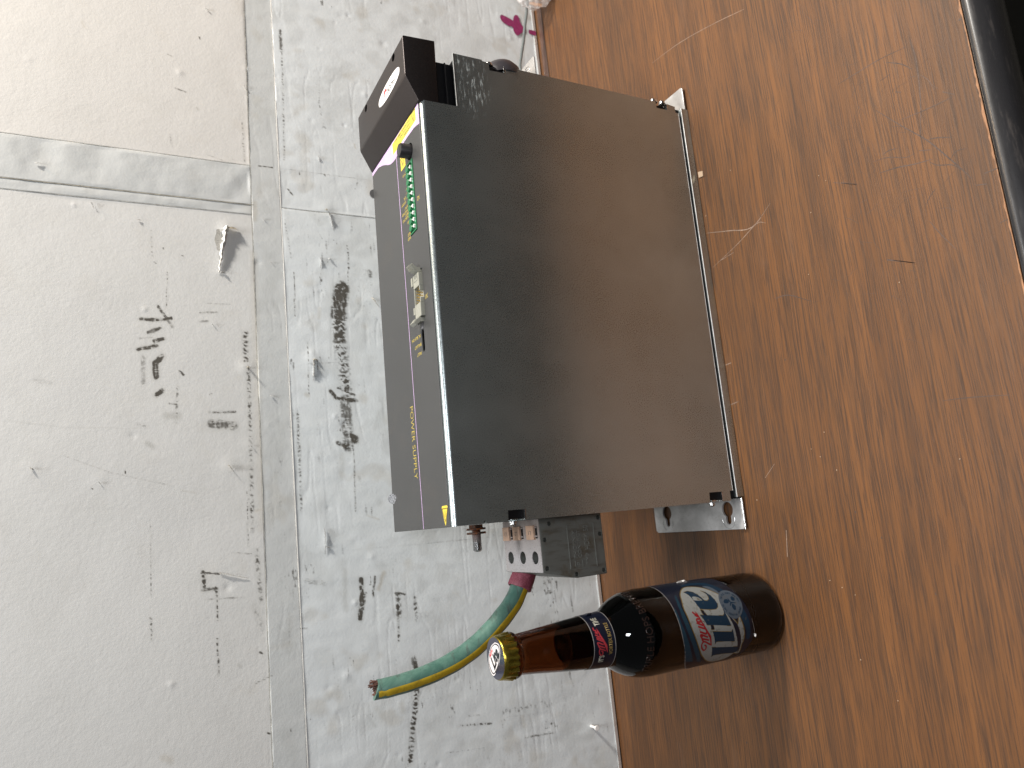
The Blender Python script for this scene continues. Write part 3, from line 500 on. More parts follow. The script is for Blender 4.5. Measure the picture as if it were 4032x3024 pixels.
def scatter_scratches():
    bm = BM(); r = random.Random(3)
    for _ in range(120):
        x = r.gauss(220, 60); y = r.gauss(-150, 40); 
        if y < -232 or y > 150: continue
        a = r.uniform(0, math.pi); L = r.uniform(3, 16); b = a + r.uniform(-.4, .4)
        stroke(bm, [(x, y), (x + L / 2 * math.cos(a), y + L / 2 * math.sin(a)), (x + L / 2 * (math.cos(a) + math.cos(b)), y + L / 2 * (math.sin(a) + math.sin(b)))], r.uniform(.12, .26), tz(.05), m=3)
    return bm
tag(obj('fine_scratches', scatter_scratches(), 'scratch_dark', T), kind='stuff')
bm = BM()
for (x, y) in spots:
    a = random.uniform(0, 6); r = random.uniform(.6, 1.1)
    flat_poly(bm, [(x + r * random.uniform(.6, 1.2) * math.cos(t + a), y + r * random.uniform(.4, .9) * math.sin(t + a)) for t in [k * math.pi / 5 for k in range(10)]], tz(.05))
tag(obj('dark_nicks', bm, 'scratch_dark', T), kind='stuff')
# darker brown strip with a dark line at the back right, in front of the wall
bm = BM(); prism(bm, [(300, 209.5), (700, 217.5), (700, 226), (300, 220)], 'z', .02, .35); obj('back_strip', bm, 'strip_brown', T)
bm = BM(); stroke(bm, [(300, 209), (450, 212), (700, 217)], 1.1, tz(.40), taper=False); obj('strip_line', bm, 'flat_black', T)

# ---- wall of sheets, tape and seams
def vnoise(X, Z, cell, seed, stretch=1.0):
    r = np.random.default_rng(seed); gx = (X - X.min()) / cell; gz = (Z - Z.min()) / (cell * stretch)
    G = r.random((int(gx.max()) + 3, int(gz.max()) + 3)); ix = gx.astype(int); iz = gz.astype(int); fx = gx - ix; fz = gz - iz
    fx = fx * fx * (3 - 2 * fx); fz = fz * fz * (3 - 2 * fz)
    return (G[ix, iz] * (1 - fx) + G[ix + 1, iz] * fx) * (1 - fz) + (G[ix, iz + 1] * (1 - fx) + G[ix + 1, iz + 1] * fx) * fz
S += [([(354, 311), (354.2, 222)], .5, .34, 3), ([(-12.8, 240), (-14, 130)], .5, .30, 3), ([(-12.8, 262), (-13.6, 100)], .5, .22, 1)]
def fbm(X, Z, cell, seed, stretch=1.0):
    a = .7 + .2 * (seed % 3); x = X * math.cos(a) + Z * math.sin(a); z = -X * math.sin(a) + Z * math.cos(a)
    return .5 * vnoise(X, Z, cell, seed, stretch) + .3 * vnoise(x, z, cell * .53, seed + 50) + .2 * vnoise(X, Z, cell * .27, seed + 90)
def grime(X, Z):
    D = np.zeros_like(X); Sf = np.zeros_like(X); Br = np.zeros_like(X)
    wob = (vnoise(X, Z, 4, 1) - .5) * 1.6; fine = vnoise(X, Z, 1.6, 2, .7); fine2 = vnoise(X, Z, 3.2, 3, .45); patch = vnoise(X, Z, 9, 4) * .6 + vnoise(X, Z, 2.4, 44) * .5
    for k, (pts, w, st, ty) in enumerate(S):
        P = np.array(pts); w = max(w * .95, .5); m = (X > P[:, 0].min() - w * 2 - 2) & (X < P[:, 0].max() + w * 2 + 2) & (Z > P[:, 1].min() - w * 2 - 2) & (Z < P[:, 1].max() + w * 2 + 2)
        if not m.any(): continue
        x = X[m] + wob[m] * min(1, w * .4); z = Z[m] + wob[m] * .5; best = np.full(x.shape, 1e9); run = np.zeros(x.shape); acc = 0
        for a, b in zip(P[:-1], P[1:]):
            d = b - a; L = max(np.hypot(*d), 1e-6); t = np.clip(((x - a[0]) * d[0] + (z - a[1]) * d[1]) / L ** 2, 0, 1)
            q = np.hypot(x - a[0] - t * d[0], z - a[1] - t * d[1]); u = q < best; best[u] = q[u]; run[u] = acc + t[u] * L; acc += L
        f = np.clip(1.25 - best / w, 0, 1)
        if ty == 0: v = st * np.clip(f * 1.5, 0, 1) * np.clip(.25 + 1.25 * fine2[m] * (.5 + fine[m]), 0, 1)
        elif ty == 1:
            per = 3.9 + (k % 3) * .9; lad = np.clip(.5 + .9 * np.sin(2 * math.pi * run / per + 3.5 * wob[m] + 5 * fine2[m]), 0, 1); v = st * f * (.25 + .95 * lad) * np.clip(.1 + 1.5 * patch[m], 0, 1.2)
        elif ty == 3: v = st * np.clip(f * 1.4, 0, 1) * (.5 + .7 * fine[m])
        else: v = st * f
        if ty == 2: Sf[m] = np.maximum(Sf[m], v)
        elif ty == 4: Br[m] = np.maximum(Br[m], v)
        else: D[m] = np.maximum(D[m], v); Sf[m] = np.maximum(Sf[m], st * .30 * np.clip(1.6 - best / (w * 1.3), 0, 1))
    lo = 1 / (1 + np.exp((Z - 330) / 18)); zone = vnoise(X, Z, 38, 5); streak = vnoise(X, Z, 2.2, 6, .5); streakx = vnoise(X, Z, 9, 7, .16)
    sp = np.clip((streak * .6 + streakx * .5 - .77 + .20 * zone) * 4.0, 0, 1) * lo * np.clip((zone - .42) * 3, 0, 1)
    run1 = vnoise(X / 11, Z, 1.4, 31) * .55 + vnoise(X / 4, Z, 2.6, 32) * .45; run2 = vnoise(X / 3, Z, 1.1, 33) * .5 + vnoise(X / 9, Z, 5.0, 34) * .5
    zn = np.clip((fbm(X, Z, 55, 35) - .42) * 5, 0, 1) * lo * (.35 + .65 * (X < 330))
    D = D * 1.25; D = np.maximum(D, np.clip((run1 - .66) * 3.6, 0, 1) * zn * .62); D = np.maximum(D, np.clip((run2 - .70) * 5, 0, 1) * np.clip((fbm(X, Z, 30, 36) - .50) * 6, 0, 1) * lo * .8)
    D = np.maximum(D, sp * .26); Sf = np.maximum(Sf, np.clip((fbm(X, Z, 26, 8, .7) - .56) * 1.3, 0, .13) * (.3 + lo))
    Br = np.maximum(Br, np.clip((fbm(X, Z, 24, 9) - .66) * 2.2, 0, .3) * (.2 + .8 * lo))
    return D, Sf, Br
def relief(X, Z, strip):
    h = (vnoise(X, Z, 75, 11) - .5) * .8 + (vnoise(X, Z, 22, 12) - .5) * .16
    lo = 1 / (1 + np.exp((Z - 335) / 12)); h += lo * ((vnoise(X, Z, 9, 13, 1.4) - .5) * .34 + (vnoise(X, Z, 7, 15, 5) - .5) * .16 - np.clip(.5 - np.abs(vnoise(X / 9, Z, 6.5, 61) - .5) * 7, 0, .5) * np.clip((vnoise(X, Z, 45, 62) - .45) * 4, 0, 1) * .38)
    if strip: h += (vnoise(X, Z, 21, 14) - .5) * 1.7 + (vnoise(X, Z, 8, 16) - .5) * .3
    for (a, b, w, hh) in tears:
        d = np.hypot(X - a[0], Z - a[1]); h += .2 * hh * .22 * np.exp(-(d / 7) ** 2)
    r = np.random.default_rng(21)
    for _ in range(80):
        x = r.uniform(-260, 600); z = r.uniform(5, 345) if r.random() < .85 else r.uniform(345, 540); s = r.uniform(1.6, 3.4); m = (abs(X - x) < 4 * s) & (abs(Z - z) < 4 * s)
        h[m] += r.choice([-1, 1]) * r.uniform(.12, .5) * np.exp(-((X[m] - x) ** 2 + (Z[m] - z) ** 2) / s ** 2)
    return h
def axis_pts(a, b, fa, fb, fine=1.0, coarse=14.0):
    p = []
    if a < fa: p += list(np.arange(a, min(fa, b), coarse))
    lo, hi = max(a, fa), min(b, fb)
    if hi > lo: p += list(np.linspace(lo, hi, max(2, int((hi - lo) / fine) + 1)))
    if b > fb: p += list(np.arange(max(fb, a) + coarse, b, coarse)) + [b]
    return np.unique(np.array(p))
def sheet_mesh(name, x0, x1, z0, z1, off, mat, parent, strip=False, wav=None, thick=.8, fine=1.0):
    """a wall sheet: its face follows dents; off = how far proud of the wall plane. wav(x)->dz tilts horizontal edges, wav2 vertical ones"""
    xs = axis_pts(x0, x1, -290, 640, fine); zs = axis_pts(z0, z1, 0, 560, fine); X, Z = np.meshgrid(xs, zs, indexing='ij')
    if wav: X, Z = wav(X, Z, x0, x1, z0, z1)
    nx, nz = X.shape; h = relief(X, Z, strip); edge = np.minimum.reduce([X - X.min(), X.max() - X, Z - Z.min(), Z.max() - Z]); h = h * np.clip(edge / 3, .15, 1)
    Y = 223.465 + .013139 * X - off - h
    i = np.arange(nx * nz).reshape(nx, nz); quads = np.stack([i[:-1, :-1], i[1:, :-1], i[1:, 1:], i[:-1, 1:]], -1).reshape(-1, 4)
    V = np.stack([X, Y, Z], -1).reshape(-1, 3)
    # rim going back into the wall
    rim = np.concatenate([i[:, 0], i[-1, 1:], i[-2::-1, -1], i[0, -2:0:-1]]); nb = len(V); back = V[rim].copy(); back[:, 1] += thick + .6
    V = np.concatenate([V, back]); k = np.arange(len(rim)); k2 = (k + 1) % len(rim); quads = np.concatenate([quads, np.stack([rim[k], nb + k, nb + k2, rim[k2]], -1)])
    D, Sf, Br = grime(X, Z); C = np.zeros((len(V), 4), np.float32); C[:, 3] = 1
    for j, A in enumerate((D, Sf, Br)): C[:nb, j] = A.reshape(-1); C[nb:, j] = A.reshape(-1)[rim] * .5
    o0 = np.array(org(parent)); me = bpy.data.meshes.new(name); me.vertices.add(len(V)); me.vertices.foreach_set('co', ((V - o0) * MM).astype(np.float32).ravel())
    me.loops.add(len(quads) * 4); me.loops.foreach_set('vertex_index', quads.astype(np.int32).ravel()); me.polygons.add(len(quads))
    me.polygons.foreach_set('loop_start', np.arange(0, len(quads) * 4, 4, dtype=np.int32)); me.polygons.foreach_set('loop_total', np.full(len(quads), 4, np.int32)); me.update(calc_edges=True)
    at = me.attributes.new('grime', 'FLOAT_COLOR', 'POINT'); at.data.foreach_set('color', C.ravel())
    me.polygons.foreach_set('use_smooth', np.ones(len(quads), bool)); me.materials.append(M[mat])
    o = bpy.data.objects.new(name, me); COL.objects.link(o); o.parent = parent; ORG[o.name] = Vector(o0); return o
Wt = thing('sheeted_wall', 'scuffed pale grey and cream wall of taped sheets behind the black unit', 'wall', (180, 232, 0))
HS = lambda x: 309.0 + .00745 * (x + 185)               # lower seam height along the wall
HS2 = lambda x: 336.7 + .0052 * (x + 179)
def wl(f0, f1):                                          # shear so the lower/upper edges follow f0/f1
    def g(X, Z, x0, x1, z0, z1):
        t = (Z - z0) / (z1 - z0); a = f0(X) if f0 else z0; b = f1(X) if f1 else z1; return X, a + t * (b - a)
    return g
sheet_mesh('wall_sheet', -520, 312.9, 2.6, 309, .9, 'wall_cool', Wt, wav=wl(None, HS))['label'] = 'cool grey lower sheet covered in dark scuffs'
sheet_mesh('wall_sheet', 313.3, 980, 2.6, 309, .9, 'wall_cool', Wt, wav=wl(None, HS))['label'] = 'cool grey lower sheet with magenta paint mark'
sheet_mesh('wall_sheet', -520, 303.2, 336.8, 900, .42, 'wall_white', Wt, wav=wl(HS2, None))['label'] = 'off-white upper sheet with a torn flap'
sheet_mesh('wall_sheet', 353, 980, 336.8, 900, .42, 'wall_cream', Wt, wav=wl(HS2, None))['label'] = 'clean cream upper sheet'
sheet_mesh('tape_strip', -520, 980, 309.2, 336.6, .6, 'tape_grey', Wt, strip=False, wav=wl(lambda x: HS(x) + .25, HS2))['label'] = 'long horizontal strip'
sheet_mesh('tape_strip', 313.2, 352.8, 336.8, 900, .55, 'tape_grey', Wt, strip=True, wav=wl(HS2, None))['label'] = 'wide rippled vertical strip'
sheet_mesh('tape_strip', 303.3, 312.7, 336.8, 900, .35, 'tape_grey', Wt, strip=True, wav=wl(HS2, None))['label'] = 'narrow vertical strip'
def seam(name, a, b, w, mat, off):
    bm = BM(); n = 60; L = []
    for i in range(n + 1):
        t = i / n; x = a[0] + (b[0] - a[0]) * t; z = a[1] + (b[1] - a[1]) * t; L.append((x, z))
    L1, R1_ = stroke_poly(L, w, False, 1)
    for i in range(len(L1) - 1):
        q = [L1[i], L1[i + 1], R1_[i + 1], R1_[i]]; va = [bm.verts.new((x, WY(x) - off, z)) for x, z in q]; vb = [bm.verts.new((x, WY(x) - off + .7, z)) for x, z in q]
        bm.faces.new(va); bm.faces.new((va[0], vb[0], vb[1], va[1])); bm.faces.new((va[3], va[2], vb[2], vb[3]))
    return obj(name, bm, mat, Wt)
seam('seam', (-520, HS(-520)), (980, HS(980)), .6, 'seam_highlight', 1.15)  # white strip painted as the highlight on the lower sheet's edge
seam('seam', (-520, HS2(-520)), (980, HS2(980)), .28, 'seam_soft', .8)
seam('seam', (353, 338), (353, 900), .28, 'seam_soft', .75)
seam('seam', (303.2, 338), (303.2, 900), .28, 'seam_soft', .75)
seam('seam', (313, 311), (313, 900), .7, 'seam_line', .8)
seam('seam', (313.1, 3), (313.1, 311), .4, 'seam_soft', 1.1)
# bright rim painted as the board edge's reflection, over a black strip
bm = BM()
for a, b in ((-520, 980),):
    v = [(a, WY(a) - 1.9), (b, WY(b) - 1.9), (b, WY(b) + .2), (a, WY(a) + .2)]; prism(bm, v, 'z', 1.5, 5.0, .3)
obj('bottom_glint', bm, 'foil', Wt)
bm = BM(); prism(bm, [(-520, WY(-520) - 1.2), (980, WY(980) - 1.2), (980, WY(980) + 1), (-520, WY(-520) + 1)], 'z', .1, 1.6); obj('bottom_gap', bm, 'flat_black', Wt)
# magenta brush mark
bm = BM()
for poly in mag:
    vs = [bm.verts.new((x, WY(x) - 2.05, z)) for x, z in [tuple(q) for q in spline(poly + [poly[0]], 4)[:-1]]]; bm.faces.new(vs)
obj('paint_mark', bm, 'magenta_paint', Wt)
# torn paper flaps
r = random.Random(5)
for (a, b, w, hh) in tears:
    bm = BM(); A = Vector((a[0], 0, a[1])); B = Vector((b[0], 0, b[1])); d = B - A; L = max(d.length, 2.5); d.normalize(); pr = Vector((d.z, 0, -d.x)); n = 7; rows = []
    for i in range(n + 1):
        t = i / n; c = A + d * L * t; lift = hh * .62 * math.sin(math.pi * min(1, t * .9 + .08)) ** .8 * (1 - t * .7) * r.uniform(.75, 1.2); ww = max(1.3, w * 1.1) * (1 - .75 * t) * (.65 + .7 * r.random())
        row = []
        for k in range(4):
            s = k / 3; curl = lift * math.sin(s * math.pi * .62); p = c + pr * ww * (s - .3) * (1 - .35 * s); row.append(bm.verts.new((p.x + r.uniform(-.2, .2), WY(p.x) - 1.2 - curl - r.uniform(0, .3), p.z + r.uniform(-.2, .2))))
        rows.append(row)
    for R_, Q in zip(rows, rows[1:]):
        for k in range(3): bm.faces.new((R_[k], Q[k], Q[k + 1], R_[k + 1]))
    bmesh.ops.solidify(bm, geom=bm.faces[:], thickness=.35); obj('torn_flap', bm, 'paper_core' if hh > 8 else 'wall_white', Wt, smooth=50)
# nail low on the left
q = (-207.4, 31.7); bm = BM(); cyl(bm, (q[0], WY(q[0]) - 11, q[1]), (0, 1, 0), 1.3, 12, 14, .3); cyl(bm, (q[0], WY(q[0]) - 12.2, q[1]), (0, 1, 0), 2.6, 1.4, 20, .4); obj('nail', bm, 'white_print', Wt, smooth=40)
# big tear: flat grey patch painted as its hollow's shade, plus standing lip
A_, B_ = tears[0][0], tears[0][1]; zc = A_[1] + 6.5
bm = BM(); pts = [(A_[0] - 4 - 9.5 + 10.5 * math.cos(t), zc + 2.9 * math.sin(t) + .5 * math.sin(5 * t)) for t in np.linspace(0, 2 * math.pi, 24)][:-1]
bm.faces.new([bm.verts.new((x, WY(x) - 1.75, z)) for x, z in pts]); obj('tear_hollow_shade', bm, 'hollow_shade_grey', Wt)
bm = BM(); n = 22; prev = None; r2 = random.Random(2)
for i in range(n + 1):
    t = i / n; x = A_[0] + (B_[0] - A_[0]) * t * 1.1; z = A_[1] + (B_[1] - A_[1]) * t; h = (4.4 * (1 - t) ** .7 + .5) * r2.uniform(.8, 1.15); w_ = (1.7 * (1 - t) + .6) * r2.uniform(.75, 1.2)
    x += r2.uniform(-.9, .9); z += r2.uniform(-.7, .7)
    row = [bm.verts.new(q) for q in ((x, WY(x) - 1.3, z + w_), (x, WY(x) - 1.5 - h * .8, z + w_ * .5), (x + .3, WY(x) - 1.6 - h, z - w_ * .1), (x, WY(x) - 1.3, z - w_))]
    if prev:
        for k in range(3): bm.faces.new((prev[k], row[k], row[k + 1], prev[k + 1]))
    prev = row
obj('torn_ridge', bm, 'wall_white', Wt, smooth=45)

# ================================================================= POWER SUPPLY
U = thing('power_supply', 'dark grey metal power supply unit lying on the table with terminals on its upper face', 'power supply', (0, 0, 0))
L_, D_, H_ = 347.2, 117.0, 255.6
# rear plate (lies on the table) with its raised lip
bm = BM(); prism(bm, [(2.5, 0.4), (L_ - 2, 0.4), (L_ - 2, 8.0), (2.5, 8.0)], 'y', -.9, D_, .5); obj('rear_plate', bm, 'cover_paint', U, smooth=40)
# dark inside
bm = BM(); box(bm, 1.6, 345.2, 2.6, D_ - 2, 1.2, 226.0); box(bm, 1.6, 303.5, 3.2, D_ - 2, 226.0, 252.0); box(bm, 303.5, 343.5, 7, D_ - 2, 226.0, 250)
obj('inner_chassis', bm, 'black_inner', U)
bm = BM(); box(bm, 306, 343.4, 5.4, 6.9, 231.0, 232.2, .2); obj('inner_rail', bm, 'black_plastic', U)
# side cover: notched sheet with rounded bend to the top
out = [(8, 10.6), (340, 10.6), (340.4, 14), (346, 14), (347, 22.8), (341, 23.2), (341, 34.9), (347, 35.2), (347.6, 184), (341.6, 184.4), (341.3, 196.7), (347.6, 197), (348, 202.3), (349, 202.6), (349, 227),
       (305.1, 227), (305.1, H_ - 3.1), (0, H_ - 3.1), (0, 233.4), (1.8, 233.2), (1.8, 231.6), (0, 231.4), (0, 215), (7.4, 214.6), (7.2, 202), (0, 201.8), (0, 36.2), (7.9, 35.6), (7.7, 22.6), (0, 22.5), (0, 14), (7.8, 14)]
bm = BM(); prism(bm, out, 'y', 0, 1.3)
R_ = 3.1; arc = [(R_ - R_ * math.cos(t), H_ - R_ + R_ * math.sin(t)) for t in [math.pi / 2 * k / 10 for k in range(11)]]
arc_in = [(R_ - (R_ - 1.3) * math.cos(t), H_ - R_ + (R_ - 1.3) * math.sin(t)) for t in [math.pi / 2 * k / 10 for k in range(11)]]
pf = arc + [(7, H_), (7, H_ - 1.3)] + arc_in[::-1]; b2 = BM(); va = [b2.verts.new((0, y, z)) for y, z in pf]; vb = [b2.verts.new((305.1, y, z)) for y, z in pf]
n = len(pf)
for i in range(n): b2.faces.new((va[i], va[(i + 1) % n], vb[(i + 1) % n], vb[i]))
b2.faces.new(va); b2.faces.new(vb[::-1]); merge(bm, b2)
# return flanges at the left and right ends of the sheet
prism(bm, [(0, 1.3), (1.2, 1.3), (1.2, 12), (0, 12)], 'z', 36.3, 201.7); prism(bm, [(0, 1.3), (1.2, 1.3), (1.2, 12), (0, 12)], 'z', 215.1, 231.3)
prism(bm, [(0, 1.3), (1.2, 1.3), (1.2, D_), (0, D_)], 'z', 234, H_ - 3.2)
prism(bm, [(346, 1.3), (347.2, 1.3), (347.2, 14), (346, 14)], 'z', 36, 183.9); bmesh.ops.remove_doubles(bm, verts=bm.verts, dist=.0005)
cover = obj('side_cover', bm, 'cover_paint', U, smooth=35)
# bright lines on the sheet edges along the lower groove, the cap recess and the notches
def edge(name, a, b, w=.55, mat='galvanised'):
    bm = BM(); tube(bm, [a, b], w / 2, 6); return obj(name, bm, mat, U)
edge('bright_edge', (8, .1, 10.7), (340, .1, 10.7), .55); edge('bright_edge', (305.3, -.05, 226.9), (349, -.05, 226.9), .5)
for (x, z0, z1) in ((7.3, 202, 202.2), (7.7, 22.6, 22.8)):
    bm = BM(); box(bm, .4, 7.5, -.05, 3.2, z0 - .9, z0 + .25, .2); obj('notch_lip', bm, 'steel_bright', U)
for z in (184, 22.9):
    bm = BM(); box(bm, 341.4, 346.4, -.1, 3.6, z - .9, z + .25, .2); obj('notch_lip', bm, 'steel_bright', U)
bm = BM(); tube(bm, [(2.6, -.85, 7.8), (L_ - 2.2, -.85, 7.8)], .45, 6); obj('lip_glint', bm, 'seam_blue' if 'seam_blue' in M else 'galvanised', U)  # bright tube stands in for the glint along the lip
# small far side skin so the unit is closed
bm = BM(); box(bm, 0, L_, D_ - 1.3, D_, 8.2, H_ - 1.4); obj('far_cover', bm, 'cover_paint', U)
bm = BM(); box(bm, 345.6, 347.0, 15, D_ - 1.4, 9, 226); obj('end_plate', bm, 'cover_paint', U)
bm = BM(); box(bm, .3, 1.5, 13, D_ - 1.4, 9, 233.5); obj('end_plate', bm, 'cover_paint', U)

# upper panel with its cut-outs
bm = BM(); box(bm, -.2, 305.0, 3.7, D_, H_ - .2, H_ + .75, .25, 1); top = obj('front_panel', bm, 'panel_overlay', U)
ZT = H_ + .75
def slot(bm, x0, x1, y0, y1):
    r = (y1 - y0) / 2; c = [(x0 + r + r * math.cos(t), y0 + r + r * math.sin(t)) for t in [math.pi / 2 + math.pi * k / 8 for k in range(9)]] + [(x1 - r + r * math.cos(t), y0 + r + r * math.sin(t)) for t in [-math.pi / 2 + math.pi * k / 8 for k in range(9)]]
    prism(bm, c, 'z', H_ - 4, H_ + 3)
hole = lambda bm: (cyl(bm, (277.6, 26.6, H_ - 5), (0, 0, 1), 6.4, 9, 32), box(bm, 214.0, 272.4, 22.2, 36.6, H_ - 4, H_ + 3.1), box(bm, 145.2, 184.0, 19.4, 34.5, H_ - 4.1, H_ + 3), slot(bm, 123.6, 140.2, 24.1, 29.0))
cut(top, [lambda bm: cyl(bm, (277.6, 26.6, H_ - 5), (0, 0, 1), 6.4, 9, 32)]); cut(top, [lambda bm: box(bm, 214.0, 270.6, 22.2, 36.6, H_ - 4, H_ + 3.1)])
cut(top, [lambda bm: box(bm, 145.2, 184.0, 19.4, 34.5, H_ - 4.1, H_ + 3)]); cut(top, [lambda bm: slot(bm, 123.6, 140.2, 24.1, 29.0)])
inner = bpy.data.objects['inner_chassis']
bm = BM(); box(bm, 140.6, 144.9, 24.4, 28.4, ZT - .02, ZT + .05); obj('grey_bar', bm, 'grey_plastic', U)
PZ = ZT + .03; top_uv = lambda u, v: (u, v, PZ)
fR = lambda x0, y0, z=PZ: (lambda u, v: (x0 - v, y0 + u, z))          # lettering reads towards the wall
band = [(308.8, 116.9), (304.3, 116.9), (304, 112), (302.6, 100.1), (298.3, 89.2), (291.6, 76.3), (288.2, 66), (287.6, 58), (288.6, 50), (290.6, 42), (291, 22), (288.1, 3.8), (304.6, 3.8), (304.8, 116.9)]
band = [(304.9, 116.8), (300.6, 116.8), (301.0, 112), (300.6, 100.1), (297.4, 89.2), (294.2, 82), (291.3, 76.3), (288.9, 70), (287.8, 64), (287.6, 58), (288.5, 50), (290.5, 42), (291, 30), (290.6, 15), (289.2, 8), (288.1, 3.9), (304.9, 3.9)]
decal('purple_band', 'purple_print', U, lambda bm: flat_poly(bm, band, top_uv))
decal('purple_line', 'purple_print', U, lambda bm: stroke(bm, [(287.6, 55.9), (.1, 51.9)], .75, top_uv, taper=False))
def up(z): return lambda u, v: (u, v, PZ + z)
def tri(bm, x, y, s, k=.0, mark=True):
    """warning triangle, apex towards -x"""
    P = [(x, y - s * .55), (x, y + s * .55), (x - s, y)]; outline(bm, P, s * .085, up(.06)); 
    if mark == 'bolt': stroke(bm, [(x - s * .15, y + s * .06), (x - s * .45, y - s * .1), (x - s * .40, y + s * .12), (x - s * .75, y)], s * .07, up(.06), taper=False, m=1)
    elif mark == '!': stroke(bm, [(x - s * .18, y), (x - s * .62, y)], s * .09, up(.06), taper=False)
lbl = decal('warning_label', 'yellow_print', U, lambda bm: (flat_poly(bm, [(304.3, 9.8), (294.3, 9.8), (292.8, 62.4), (302.6, 63.3)], up(.03))))
def dtxt(bm):
    tri(bm, 303.4, 14.8, 7.6, mark='bolt')
    text(bm, 'DANGER', fR(296.6, 22, PZ + .06), w=14, h=1.8, bold=.35); text(bm, 'HIGH VOLTAGE', fR(299.4, 22, PZ + .06), w=24, h=1.8, bold=.3); text(bm, 'DISCHARGE TIME>4min', fR(302.2, 22, PZ + .06), w=36, h=1.8, bold=.3)
decal('warning_print', 'dark_print', U, dtxt)
decal('warning_label', 'yellow_print', U, lambda bm: flat_poly(bm, [(284.2, 47.6), (271.5, 47.2), (271.9, 37.3), (283.9, 37.3)], up(.03)))
decal('warning_print', 'dark_print', U, lambda bm: tri(bm, 281.0, 42.4, 7.6, mark='bolt'))
decal('warning_label', 'yellow_print', U, lambda bm: flat_poly(bm, [(13.6, 1.6 + 3), (14.2, 6), (14, 14), (13, 15), (1.4, 10.8), (1.2, 9.8)], up(.03)))
M['ochre_print'] = plain('ochre_print', (.22, .15, .015), .5)
decal('warning_print', 'ochre_print', U, lambda bm: tri(bm, 12.2, 9.7, 8.6, mark='!'))
decal('panel_lettering', 'gold_print', U, lambda bm: text(bm, 'POWER SUPPLY', lambda u, v: (89.9 - u, 63.2 - v, PZ), w=53.5, h=6.2, bold=-.12))
for s, x, y0, y1, h in (('X2', 237.5, 13.6, 18.6, 3.2), ('X1', 162.6, 12.0, 17.0, 3.2), ('DC BUS ON', 137.8, 30.8, 49.2, 2.3), ('BALLAST', 131.4, 31, 44.6, 2.3), ('FAULT', 125.2, 31.4, 40.4, 2.3),
                            ('24 Vdc', 266.6, 38.4, 45.2, 2.0), ('OK', 248.6, 41.2, 45.8, 2.1), ('SYSTEM', 245.4, 41.6, 51.6, 2.1), ('OUTPUT', 240.6, 37.8, 45.4, 2.0), ('MAINS SPEED', 237.6, 37.8, 51.8, 2.0), ('DRIVE', 235.0, 37.8, 44.6, 2.0), ('ENABLE BUS', 232.4, 37.8, 51.2, 2.0), ('GND', 227.8, 37.6, 41.6, 2.1), ('RESET', 218.3, 36.8, 43, 2.2), ('ERROR', 215.0, 36.8, 43.3, 2.2)):
    decal('panel_lettering', 'gold_print', U, lambda bm: text(bm, s, fR(x, y0), w=y1 - y0, h=h, bold=.06))
for x in (254, 250.5, 246.8): decal('leader_line', 'gold_print', U, lambda bm: stroke(bm, [(x, 36.9), (x - 1.2, 40.4)], .25, top_uv, taper=False))


# fuse holder knob
bm = BM(); prof = [(0, -8), (5.4, -8), (5.4, -1), (5.6, 0)] + [(5.2, 1.0), (5.2, 7.6), (4.7, 8.4), (0, 8.4)]
Kc = (277.6, 27.0, ZT); lathe(bm, prof, Kc, (0, 0, 1), 36)
for v in bm.verts:
    if v.co.z > ZT + .5 and (Vector(v.co[:2]) - Vector(Kc[:2])).length > 5.0:
        a = math.atan2(v.co.y - Kc[1], v.co.x - Kc[0]); k = 1 + .035 * (1 if int(round(a / (2 * math.pi / 36))) % 2 else -1)
        v.co.x = Kc[0] + (v.co.x - Kc[0]) * k; v.co.y = Kc[1] + (v.co.y - Kc[1]) * k
kn = obj('fuse_knob', bm, 'black_plastic', U, smooth=35)
bm = BM(); box(bm, Kc[0] - 3.2, Kc[0] + 3.2, Kc[1] - .45, Kc[1] + .45, ZT + 8.38, ZT + 8.5); obj('knob_slot', bm, 'hole_dark', kn)
# green pluggable terminal header: ten poles
bm = BM(); box(bm, 214.6, 270.2, 22.6, 35.8, ZT - 5, ZT - 1.2); box(bm, 214.6, 270.2, 22.6, 23.8, ZT - 1.3, ZT + .5, .2); box(bm, 214.6, 215.8, 23.8, 35.6, ZT - 1.3, ZT + .5, .2); box(bm, 269.0, 270.2, 23.8, 35.6, ZT - 1.3, ZT + .5, .2)
gh = obj('terminal_header', bm, 'green_plastic', U)
bm = BM(); x = 216.9 + 2.55
lathe(bm, [(0, 0), (2.65, 0), (2.65, 2.3), (2.3, 2.7), (0, 2.7)], (x, 33.6, ZT - 1.6), (0, 0, 1), 16); box(bm, x - 2.3, x + 2.3, 31.2, 33.6, ZT - 1.6, ZT + .3, .2)
pole = obj('terminal_rib', bm, 'green_plastic', gh, smooth=35)
bm = BM(); box(bm, x - 1.7, x + 1.1, 27.4, 28.4, ZT - 1.6, ZT + .6, .1); box(bm, x - .3, x + .6, 26.6, 30.4, ZT - 1.6, ZT + .55, .1); pin = obj('terminal_pin', bm, 'white_print', gh)  # white colour stands in for the glints on the pins
bm = BM(); box(bm, x + 1.5, x + 2.9, 24.0, 25.6, ZT - 1.6, ZT + .2, .1); rib = obj('terminal_divider', bm, 'green_light', gh)
for k in range(1, 10):
    for s in (pole, pin, rib): again(s, move=(5.2 * k, 0, 0))
